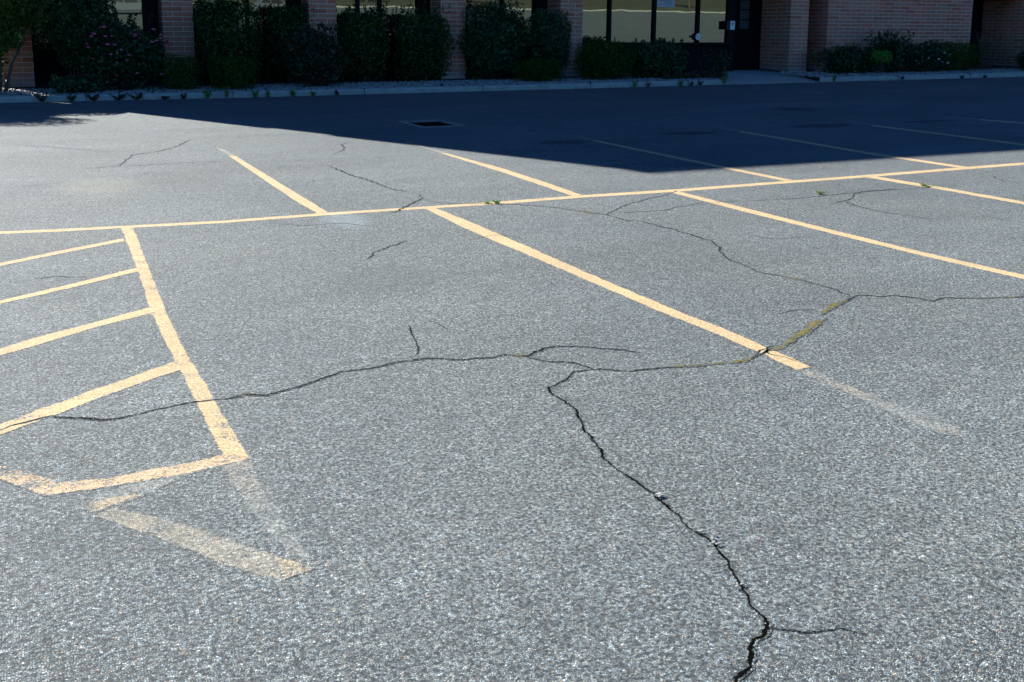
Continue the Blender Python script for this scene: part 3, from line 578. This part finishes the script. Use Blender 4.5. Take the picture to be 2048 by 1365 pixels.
# entry: jamb post, recessed dark door with three small notice panels
W(MB().box(0, .16, -.05, .62, -.3, FD-.05), 'door_post', M['frame'], 19.72, GYL, 0)
dz = .27
door = W(MB().box(0, 1.36, 0, .06, 0, 2.4), 'door', M['panel'], 19.92, 27.02, dz, .004)
MB().box(-.04, 0, -.05, .04, 0, 2.45).build('door_jamb', M['frame'], door); MB().box(1.36, 1.40, -.05, .04, 0, 2.45).build('door_jamb', M['frame'], door)
for k in range(3):
    MB().box(.58, .94, -.012, -.002, 1.32+.31*k, 1.32+.31*k+.27).build('door_notice', simple('notice_%d' % k, (.05, .055, .06), .6, var=.1, scale=20) if k == 0 else bpy.data.materials['notice_0'], door)
MB().ball((.05, -.05, 1.08), .03, 8, 6).tube([(.05, -.05, 1.08), (.05, .0, 1.08)], .012).build('door_handle', M['steel'], door, True)
MB().ball((.17, -.02, .38), .018, 8, 6).build('door_stop', M['steel'], door, True)
# letter holder on the door post, notice on the window, round sign on the mullion
o = empty('letter_box', (19.60, GYL-.15, 1.56), 'small cream letter holder with dark side fixed beside the door', 'letter box')
MB().box(.02, .19, -.05, .0, 0, .27).build('holder', M['white'], o, bevel=.006)
MB().box(-.10, .018, -.03, .03, .0, .26).build('backing_box', M['ink'], o, bevel=.004)
MB().box(.075, .115, -.052, -.0505, .16, .21).build('mark', M['ink'], o)
MB().box(.088, .128, -.0535, -.052, .14, .17).build('mark', M['ink'], o)
o = empty('window_notice', (17.05, GYL-.02, 2.22), 'pale paper notice with grey print taped inside the entry window', 'notice')
MB().box(0, .63, 0, .004, 0, .42).build('sheet', M['paper'], o)
m = MB()
for i in range(9):
    m.box(.27 if i % 3 else .05, .56-.05*(i % 2), -.003, -.001, .05+.04*i, .065+.04*i)
m.build('print', simple('print_grey', (.25, .28, .36), .8), o)
o = empty('window_disc', (18.52, GYL-.075, 1.34), 'small round white disc fixed low on the dark mullion', 'disc')
m = MB(); k = 20
ring = [(math.cos(2*math.pi*i/k)*.088, 0, math.sin(2*math.pi*i/k)*.105*(1.0)) for i in range(k)]
m.v = [(x, -.012, z) for x, y, z in ring]+[(x, .012, z) for x, y, z in ring]
m.f = [tuple(range(k))]+[tuple(range(k, 2*k))[::-1]]+[(i, i+k, (i+1) % k+k, (i+1) % k) for i in range(k)]
m.build('face', M['white'], o)
MB().tube([(-.1, .02, 0), (-.17, .03, .01)], .035).build('bracket', M['ink'], o)
m = MB().box(-.008, .008, -.0145, -.013, -.045, .045).box(-.03, .03, -.0145, -.013, -.012, .004); m.build('mark', simple('disc_mark', (.30, .32, .40), .7), o)

# ------------------------------------------------------------------ foliage
def leafmesh(name, P, N, size, mat, parent, asp=.55, flat=.5, tint=None):
    n = len(P); d = N+rng.normal(size=(n, 3))*flat*1.6
    d /= np.linalg.norm(d, axis=1)[:, None]+1e-9
    u = np.cross(d, rng.normal(size=(n, 3))); u /= np.linalg.norm(u, axis=1)[:, None]+1e-9
    w_ = np.cross(d, u); s = size*rng.uniform(.6, 1.3, n)[:, None]
    a = P-u*s*.5; b = P+w_*s*asp*.5+d*s*.08-u*s*.05; c = P+u*s*.5; e = P-w_*s*asp*.5+d*s*.08-u*s*.05
    V = np.stack([a, b, c, e], 1).reshape(-1, 3)
    me = bpy.data.meshes.new(name); me.vertices.add(4*n); me.vertices.foreach_set('co', V.ravel())
    me.loops.add(4*n); me.loops.foreach_set('vertex_index', np.arange(4*n, dtype=np.int32))
    me.polygons.add(n); me.polygons.foreach_set('loop_start', np.arange(0, 4*n, 4, dtype=np.int32)); me.polygons.foreach_set('loop_total', np.full(n, 4, np.int32))
    me.update(calc_edges=True)
    t = rng.beta(1.6, 2.0, n) if tint is None else tint
    at = me.attributes.new('tint', 'FLOAT', 'POINT'); at.data.foreach_set('value', np.repeat(t, 4).astype(np.float32))
    return link(name, me, mat, parent)
def lump(P, amp, sc, seed):
    r = np.random.default_rng(seed); k = r.normal(size=(6, 3))*sc; ph = r.uniform(0, 6.28, 6)
    return amp*np.sin(P@k.T+ph).mean(1)*1.8
def cloud(n, sx, sy, sz, p=4., seed=1, shell=.72, lumpy=.1, lsc=5):
    d = rng.normal(size=(n, 3)); d /= np.linalg.norm(d, axis=1)[:, None]
    r = (np.abs(d)**p).sum(1)**(-1/p)
    N = np.sign(d)*np.abs(d*r[:, None])**(p-1); N /= np.linalg.norm(N, axis=1)[:, None]
    S_ = np.array([sx, sy, sz]); q = d*r[:, None]
    f = 1-np.abs(rng.normal(size=n))*(1-shell)*.6
    f = np.clip(f, .1, 1)*(1+lump(q*S_, lumpy/min(S_), lsc, seed))
    return q*f[:, None]*S_, N
def sprigs(n, sx, sy, z, hgt, seed):
    P = []; N = []
    for _ in range(n):
        x, y = rnd.uniform(-sx, sx)*.9, rnd.uniform(-sy, sy)*.9; hh = hgt*rnd.uniform(.4, 1.3); lx, ly = rnd.uniform(-.15, .15), rnd.uniform(-.15, .15)
        for k in range(int(8+hh*40)):
            t = rnd.random(); P.append((x+lx*t*hh*2+rnd.uniform(-.02, .02), y+ly*t*hh*2+rnd.uniform(-.02, .02), z+hh*t)); N.append((rnd.uniform(-1, 1), rnd.uniform(-1, 1), .4))
    return np.array(P).reshape(-1, 3), np.array(N).reshape(-1, 3)
def stems(m, n, r, top, spread, rad=.012, z0=0):
    for i in range(n):
        a = rnd.uniform(0, 6.28); x, y = math.cos(a)*r*rnd.random(), math.sin(a)*r*rnd.random()
        k = 5; pts = []
        for j in range(k):
            t = j/(k-1); pts.append((x+math.cos(a)*spread*t**1.3+rnd.uniform(-.015, .015), y+math.sin(a)*spread*.6*t**1.3+rnd.uniform(-.015, .015), z0+t*top*rnd.uniform(.9, 1.0)))
        m.tube(pts, [rad*(1-.65*j/(k-1)) for j in range(k)], 5)
    return m
def shrub(name, label, cat, x0, x1, top, y, mat, n=2200, leaf=.05, p=5., depth=None, bottom=.0, sprig=0, sph=.2, blossoms=0, bmat=None, group=None, lumpy=.06, nst=10, shell=.72, lsc=6, spread=None):
    cx = (x0+x1)/2; sx = (x1-x0)/2; base = bz(cx, y)-.02; H = top-base; sy = depth/2 if depth else min(sx, .5)
    o = empty(name, (cx, y, base), label, cat, group)
    zb = bottom*H; hz = (H-zb)/2
    n = int(n*2.1)
    P, N = cloud(n, sx, sy, hz, p, sum(map(ord, label)) % 9999, shell, lumpy, lsc); P[:, 2] += zb+hz
    P[:, 2] = np.maximum(P[:, 2], .01)
    if sprig:
        P2, N2 = sprigs(sprig, sx, sy, H-.04, sph, 3); P = np.r_[P, P2]; N = np.r_[N, N2]
    leafmesh('foliage', P, N, leaf*1.35, M[mat], o, .55, .32 if mat == 'leaf_box' else .7)
    ni = int(n*.35); Q, NQ = cloud(ni, sx*.8, sy*.8, hz*.86, p, 3, .15, lumpy, lsc); Q[:, 2] += zb+hz
    leafmesh('inner_foliage', Q, NQ, leaf*2.0, M[mat], o)
    stems(MB(), nst, sx*.35, H*.8, sx*.5 if spread is None else spread, .014).build('stems', M['stem'], o)
    for i in range(blossoms):
        a = rnd.uniform(-1, 1)*math.pi; el = rnd.uniform(-.55, 1.2)
        d = Vector((math.cos(el)*math.sin(a), -abs(math.cos(el)*math.cos(a)), math.sin(el))); rr_ = (abs(d.x)**p+abs(d.y)**p+abs(d.z)**p)**(-1/p)*1.0
        c = Vector((d.x*rr_*sx, d.y*rr_*sy, d.z*rr_*hz+zb+hz)); r = rnd.uniform(.026, .048)
        m = MB()
        for k in range(6):
            t = k*math.pi/3; m.ball((c.x+math.cos(t)*r*.6, c.y+math.sin(t)*r*.5, c.z+rnd.uniform(-.2, .3)*r), r*.55, 5, 4, (1, 1, .6), .2)
        m.ball(c+Vector((0, -r*.2, r*.2)), r*.5, 6, 4)
        m.build('blossom', bmat or M['pink'], o)
    return o
shrub('large_shrub', 'largest rounded shrub between tree and pink rose bush, bare stems below', 'shrub', .20, 1.80, 2.62, 24.95, 'leaf_blue', 5200, .05, 3.2, 1.1, .24, 0, blossoms=0, lumpy=.12, nst=9)
shrub('rose_bush', 'tall rose bush with pink flowers left of the second brick pier', 'rose bush', 1.12, 2.78, 1.62, 24.35, 'leaf_rose', 3000, .06, 2.6, 1.0, .02, 9, .22, 36, M['pink'], lumpy=.16, shell=.5)
shrub('low_spreading_shrub', 'low spreading grey green shrub under the largest rounded shrub', 'shrub', .30, 1.25, .46, 23.85, 'leaf_blue', 900, .045, 2.2, .5, 0, 5, .12, lumpy=.08)
shrub('clipped_hedge', 'low clipped box shrub in front of the second brick pier', 'hedge', 2.62, 3.46, .87, 24.2, 'leaf_box', 2200, .028, 6, .7, 0, 0)
shrub('tall_clipped_shrub', 'tall clipped glossy shrub right of the second pier, pale shoots on top', 'shrub', 3.54, 4.97, 2.10, 25.0, 'leaf_holly', 3800, .05, 6, .9, .08, 16, .22, lumpy=.07)
shrub('clipped_hedge', 'low clipped box shrub in front of the tall glossy shrub with pale shoots', 'hedge', 3.66, 4.68, .84, 24.1, 'leaf_box', 2600, .028, 6, .7, 0, 1, .35)
shrub('tall_clipped_shrub', 'tall clipped shrub behind the red tinged rose bush', 'shrub', 5.27, 6.40, 2.03, 25.85, 'leaf_holly', 2600, .05, 5, .9, .08, 5, .12, lumpy=.08)
shrub('rose_bush', 'flowerless red tinged rose bush in front of the third brick pier', 'rose bush', 5.46, 6.80, 1.52, 24.3, 'leaf_red', 2600, .058, 2.6, .9, .02, 10, .2, 0, lumpy=.16, shell=.5)
shrub('tall_clipped_shrub', 'tall narrow clipped shrub right of the third brick pier', 'shrub', 7.12, 8.26, 1.97, 25.5, 'leaf_holly', 2800, .05, 6, .9, .07, 9, .2, lumpy=.06)
shrub('tall_clipped_shrub', 'very dark tall clipped shrub touching the left side of the fourth pier', 'shrub', 8.50, 9.95, 1.96, 25.3, 'leaf_holly', 3200, .045, 7, .9, .05, 12, .25, lumpy=.05)
shrub('tall_clipped_shrub', 'tall clipped shrub right of the fourth brick pier, ragged shoots on top', 'shrub', 10.40, 11.92, 2.16, 25.3, 'leaf_blue', 3600, .05, 5.5, .9, .06, 10, .2, lumpy=.08)
shrub('tall_clipped_shrub', 'tall clipped shrub overlapping the left side of the fifth pier', 'shrub', 12.05, 13.38, 1.96, 25.15, 'leaf_blue', 3000, .05, 4.5, .9, .15, 0, lumpy=.07)
shrub('clipped_hedge', 'low clipped box shrub below the shrub beside the fifth pier', 'hedge', 11.46, 12.62, .74, 24.3, 'leaf_box', 2400, .028, 6, .7, 0, 0)
shrub('clipped_hedge', 'waist high clipped shrub under the left panes of the entry window', 'hedge', 13.28, 14.94, 1.24, 24.4, 'leaf_box', 3800, .034, 5, .9, 0, 3, .15, lumpy=.05)
shrub('feathery_shrub', 'feathery blue green shrub under the middle pane of the entry window', 'shrub', 15.0, 16.74, 1.17, 24.6, 'leaf_blue', 3400, .06, 3.2, .9, 0, 26, .14, lumpy=.10, shell=.6)
shrub('ground_cover', 'flat dark ground cover between feathery shrub and walkway', 'plant', 15.97, 17.35, .36, 24.2, 'leaf_drab', 900, .05, 2.2, .7, 0, 6, .12)
shrub('thin_shrub', 'thin straggly plant at the left edge of the door walkway', 'plant', 17.42, 18.05, .92, 24.3, 'leaf_drab', 340, .055, 2, .5, .05, 3, .1, lumpy=.2, shell=.2, nst=8)
shrub('low_shrub', 'low dark straggly shrub at the left foot of the big brick wall', 'shrub', 21.85, 23.85, 1.02, 24.6, 'leaf_rose', 2600, .055, 2.8, .8, 0, 8, .15, lumpy=.16, shell=.5)
shrub('leafy_sprig', 'small bright green sprig left of the pink rose at the brick wall', 'plant', 23.40, 24.08, .96, 24.2, 'leaf_weed', 420, .045, 2.4, .4, .45, 2, .1, nst=5)
shrub('rose_bush', 'rose bush with few pink blooms in front of the big brick wall', 'rose bush', 23.75, 25.70, 1.42, 24.7, 'leaf_rose', 2500, .058, 2.4, .9, .02, 10, .2, 9, M['pink'], lumpy=.22, shell=.45)
shrub('flowering_shrub', 'dark shrub with small white flowers in front of the big brick wall', 'shrub', 25.38, 26.75, 1.14, 24.5, 'leaf_rose', 1900, .05, 3.5, .8, 0, 2, .12, 16, M['whitepetal'], lumpy=.1)
shrub('clipped_hedge', 'clipped box shrub at the right end of the big brick wall', 'hedge', 26.28, 28.35, 1.18, 24.7, 'leaf_box', 3800, .034, 7, .9, 0, 0)
shrub('low_shrub', 'dark low shrub in front of the projecting wing at the right edge', 'shrub', 29.7, 31.4, 1.03, 24.0, 'leaf_rose', 2000, .05, 3.5, .8, 0, 2, .12)
shrub('low_shrub', 'dark shrub against the projecting wing partly beyond the right frame edge', 'shrub', 31.3, 33.1, 1.06, 23.85, 'leaf_rose', 2000, .05, 3.5, .6, 0, 2, .12)
# bare twiggy shrub in the dark recess
o = empty('bare_shrub', (29.0, 24.8, bz(29, 24.8)-.02), 'sparse twiggy shrub in the dark gap right of the big brick wall', 'shrub')
stems(MB(), 22, .25, 1.35, .45, .010).build('stems', M['stem'], o)
P, N = cloud(260, .6, .4, .6, 2, 7, .2, .2); P[:, 2] += .8; leafmesh('foliage', P, N, .05, M['leaf_drab'], o)
# tree at the left edge: leaning stems and a leafy crown
tx, ty = -.80, 24.4
tree = empty('small_tree', (tx, ty, bz(tx, ty)-.02), 'leafy multi stemmed tree at the left edge with sunlit leaves', 'tree')
m = MB()
limbs = []
for i, (a, b, top, hgt, rad) in enumerate([(.05, 0, .75, 2.5, .06), (.15, .05, .30, 2.6, .055), (-.1, .1, -1.0, 3.2, .06), (.0, -.12, .1, 2.7, .05), (-.2, 0, -1.6, 3.4, .05), (.3, .0, .95, 2.2, .04)]):
    pts = [(a+top*t**1.4+rnd.uniform(-.03, .03), b+.25*math.sin(i)*t+rnd.uniform(-.03, .03), hgt*t) for t in np.linspace(0, 1, 8)]
    m.tube(pts, [rad*(1-.7*t) for t in np.linspace(0, 1, 8)], 8); limbs.append(pts)
for pts in limbs:
    for k in range(3, 8):
        for _ in range(2):
            p0 = Vector(pts[k]); a = rnd.uniform(0, 6.28); l_ = rnd.uniform(.4, .8)
            m.tube([p0, p0+Vector((math.cos(a)*l_*.5, math.sin(a)*l_*.5, l_*.25)), p0+Vector((math.cos(a)*l_, math.sin(a)*l_, l_*.4))], [.018, .011, .004], 5)
m.build('trunk', M['stem'], tree, True)
PP = []; NN = []
cl = [(0, 0, 2.25, .95), (.55, 0, 2.35, .75), (-.7, 0, 2.5, .95), (-1.75, -.1, 3.75, .8), (-1.6, .3, 2.6, 1.1), (-2.1, .5, 1.8, .9), (-1.0, .5, 1.25, .7), (-.35, .45, 1.2, .5), (-2.2, 0, 3.2, 1.1), (-3.0, .1, 3.1, 1.1), (-1.3, .1, 2.9, .8), (-2.7, 0, 2.1, 1.0), (.6, -.1, 1.5, .42), (.35, -.15, 1.2, .36), (.85, 0, 1.75, .3), (.55, -1.0, 2.35, .36), (.62, -1.0, 1.95, .24), (-.3, .5, 2.2, .8), (.35, -.35, 1.8, .6), (.75, 0, 1.7, .5), (-.4, -.4, 2.0, .8), (-1.0, 0, 2.0, .8), (.75, .1, 2.4, .6), (.05, -.2, 1.35, .5), (-.6, 0, 1.45, .6), (.9, -.1, 2.2, .42), (.1, -.25, 1.0, .34), (-1.7, 0, 3.1, 1.0)]
for i, (a, b, c, r) in enumerate(cl):
    P, N = cloud(int(5200*r*r)+400, r, r*.9, r*.8, 2, 40+i, .45, .25, 4); PP.append(P+np.array([a, b, c])); NN.append(N)
leafmesh('crown', np.concatenate(PP), np.concatenate(NN), .082, M['leaf_tree'], tree, .6, .8)

shrub('shading_shrub', 'dark shrub behind the stems of the tree at the left edge', 'shrub', -3.0, -.5, 2.45, 25.15, 'leaf_holly', 4200, .06, 3.5, .9, 0, 4, .15, lumpy=.12)  # added, mostly out of view, to block sun from the left kerb
# weeds along the kerb and in the lot
def weed(label, x, y, z, hgt, wid, mat, n=60, leaf=.035, group='weeds growing at the foot of the kerb'):
    o = empty('weed', (x, y, z), label, 'weed', group)
    m = MB(); P = []; N = []
    for i in range(7):
        a = rnd.uniform(0, 6.28); hh = hgt*rnd.uniform(.6, 1); ex = math.cos(a)*wid*.5*rnd.uniform(.3, 1); ey = math.sin(a)*min(wid*.5, .1)
        m.tube([(0, 0, 0), (ex*.4, ey*.4, hh*.6), (ex, ey, hh)], [.004, .003, .0015], 4)
        for k in range(max(2, n//7)):
            t = rnd.uniform(.15, 1); P.append((ex*t+rnd.uniform(-.02, .02), ey*t+rnd.uniform(-.02, .02), hh*t+rnd.uniform(-.01, .01))); N.append((rnd.uniform(-.6, .6), rnd.uniform(-.6, .6), .8))
    m.build('stems', M['leaf_drab'] if mat == 'leaf_drab' else M['stem'], o)
    leafmesh('leaves', np.array(P), np.array(N), leaf, M[mat], o, .45, .5)
    return o
WL = [(.17, .20, .42, 'leaf_drab', 'large dark weed clump at the left end of the kerb'), (.72, .13, .30, 'leaf_drab', 'dark weed first right of the large clump at the left kerb end'),
 (1.15, .14, .38, 'leaf_drab', 'wide dark weed at the kerb below the largest rounded shrub'), (1.62, .15, .42, 'leaf_drab', 'wide dark weed at the kerb below the pink rose bush'),
 (2.0, .15, .32, 'leaf_drab', 'dark weed at the kerb just right of the widest rose bush weed'), (2.56, .08, .26, 'leaf_drab', 'small dark weed at the kerb left of the low box shrub'), (2.95, .12, .16, 'leaf_drab', 'slim dark weed at the kerb under the low box shrub by the second pier'),
 (3.45, .20, .26, 'leaf_weed', 'bright green weed at the kerb, left one of the tallest pair'), (3.86, .26, .20, 'leaf_weed', 'tallest bright green weed at the kerb, with long upright shoots'),
 (4.48, .13, .15, 'leaf_weed', 'small green weed at the kerb, left of two below the second tall shrub'), (4.76, .15, .11, 'leaf_weed', 'narrow green weed at the kerb, right of two below the second tall shrub'),
 (5.33, .17, .17, 'leaf_weed', 'compact green weed at the kerb left of the red tinged rose'), (5.78, .10, .11, 'leaf_weed', 'tiny green weed at the kerb below the red tinged rose'), (6.34, .11, .17, 'leaf_drab', 'round dark weed at the kerb below the third pier'),
 (14.3, .17, .20, 'leaf_weed', 'green weed at the kerb below the waist high clipped shrub'), (14.72, .13, .16, 'leaf_weed', 'smaller green weed just right of the one below the clipped shrub'),
 (15.72, .15, .20, 'leaf_weed', 'green weed at the kerb below the feathery shrub'), (16.07, .11, .10, 'leaf_drab', 'slim weed at the kerb right of the feathery shrub'), (16.36, .12, .16, 'leaf_drab', 'faint weed at the kerb below the flat ground cover'),
 (17.15, .32, .22, 'leaf_weed', 'leafy weed at the corner where kerb meets walkway'), (21.0, .22, .12, 'leaf_weed', 'upright weed at the kerb end right of the walkway'),
 (23.63, .12, .16, 'leaf_drab', 'dark tuft at the kerb below the sprig of the brick wall'), (26.1, .10, .2, 'leaf_drab', 'dark tuft at the kerb below the white flowered shrub'), (27.1, .09, .14, 'leaf_drab', 'dark tuft at the kerb below the right box shrub')]
for x, hh, wd, mt, lb in WL: weed(lb, x, KY-.05, gz(x, KY-.05), hh*1.1, wd, mt, 150 if wd > .25 else 95, .055)
for i, (x, y) in enumerate(D['lotweed']):
    weed(['green weed tuft in the crack crossing the long yellow line', 'small green tuft alone in the sunlit stall near the right', 'flat green weed by the yellow stall line at far right', 'tiny weed left of the tuft on the long yellow line'][i],
         x, y, .004, .028 if i < 3 else .015, [.10, .11, .20, .07][i], 'leaf_weed', 60, .02, 'weeds growing through the asphalt cracks')
# small litter pebble in the lot
# ------------------------------------------------------------------ behind the photographer, mirrored in the windows
def car(loc, label, rz=0):
    x, y, z = loc; o = empty('parked_car', loc, label, 'car', None, rz)
    prof = [(-2.3, .35), (-2.32, .7), (-2.2, .92), (-1.5, 1.0), (-.95, 1.42), (.55, 1.46), (1.25, 1.05), (2.1, .92), (2.3, .7), (2.28, .35)]
    def shell(pr, w1, name, mat):
        n = len(pr); v = [(a, -w1, b) for a, b in pr]+[(a, w1, b) for a, b in pr]
        f = [tuple(range(n))[::-1] if False else tuple(range(n)), tuple(range(n, 2*n))[::-1]]+[(i, i+n, (i+1) % n+n, (i+1) % n) for i in range(n)]
        return mesh(name, v, f, mat, o)
    b = shell(prof, .88, 'body', M['carpaint']); b.modifiers.new('b', 'BEVEL').width = .05
    for s in (-1, 1):
        g_ = MB()
        for pr in ([(-1.35, 1.02), (-.92, 1.36), (-.25, 1.38), (-.25, 1.0)], [(-.17, 1.0), (-.17, 1.38), (.5, 1.39), (1.05, 1.03)]):
            k = len(g_.v); g_.v += [(a, s*.885, c) for a, c in pr]+[(a, s*.86, c) for a, c in pr]; g_.f += [(k, k+1, k+2, k+3), (k+7, k+6, k+5, k+4)]
        g_.build('side_window', M['carblack'], o)
    MB().box(-2.36, -2.28, -.85, .85, .32, .56).build('bumper', M['carblack'], o); MB().box(2.26, 2.34, -.85, .85, .32, .56).build('bumper', M['carblack'], o)
    for a in (-1.4, 1.4):
        for s in (-1, 1):
            wl_ = MB().tube([(a, s*.74, .33), (a, s*.90, .33)], .33, 18).build('wheel', M['carblack'], o)
            MB().tube([(a, s*.89, .33), (a, s*.91, .33)], .2, 12).build('rim', M['steel'], wl_)
    MB().box(-2.365, -2.355, -.26, .26, .58, .72).build('number_plate', M['plate'], o)
    for s in (-1, 1): MB().box(-2.34, -2.3, s*.72-.1, s*.72+.1, .72, .86).build('tail_lamp', M['reflector'], o)
    return o
for i in range(7):   # stall lines painted behind the photographer
    x = 2+i*3.1; band('parking_line', [(x, -33), (x, -28), (x, -22.5)], [(x+.16, -33), (x+.16, -28), (x+.16, -22.5)], .2, .006)
band('parking_line', [(-4, -28.2), (10, -28.2), (26, -28.2)], [(-4, -28.0), (10, -28.0), (26, -28.0)], .2, .004)
n_ = 260; P = np.array([(rnd.uniform(-1, 33), KY-abs(rnd.gauss(0, .07))-.01, 0) for _ in range(n_)]); P[:, 2] = [gz(p[0], p[1])+.008 for p in P]
tag(leafmesh('leaf_litter', P, np.tile([0, 0, 1.], (n_, 1)), .035, M['leaf_drab'], None, .6, .3), 'dry leaf litter scattered along the foot of the kerb', 'leaf litter', None, 'stuff')
car((20.5, -44, gz(20, -44)), 'grey saloon car mirrored in the entry window', R(-6))
car((7.9, -42, gz(8, -42)), 'grey saloon car mirrored in the leftmost window', R(8))
def roundtree(x, y, h_, label):
    o = empty('round_tree', (x, y, 2.8), label, 'tree', 'trees mirrored in the windows')
    MB().tube([(0, 0, -.5), (.05, 0, h_*.3), (0, .1, h_*.6)], [.2, .15, .08], 8).build('trunk', M['stem'], o)
    P, N = cloud(1400, h_*.36, h_*.36, h_*.36, 2, int(x*7) % 99, .5, .8, 1.2); P[:, 2] += h_*.62; leafmesh('crown', P, N, .5, M['leaf_tree'], o, .7)
for i, x in enumerate((6, 16, 27, 40, 55, 72, 90)): roundtree(x, -78-(i % 3)*4, 7+(i*37 % 5), 'tree of the row beyond the lot, mirrored in the windows')
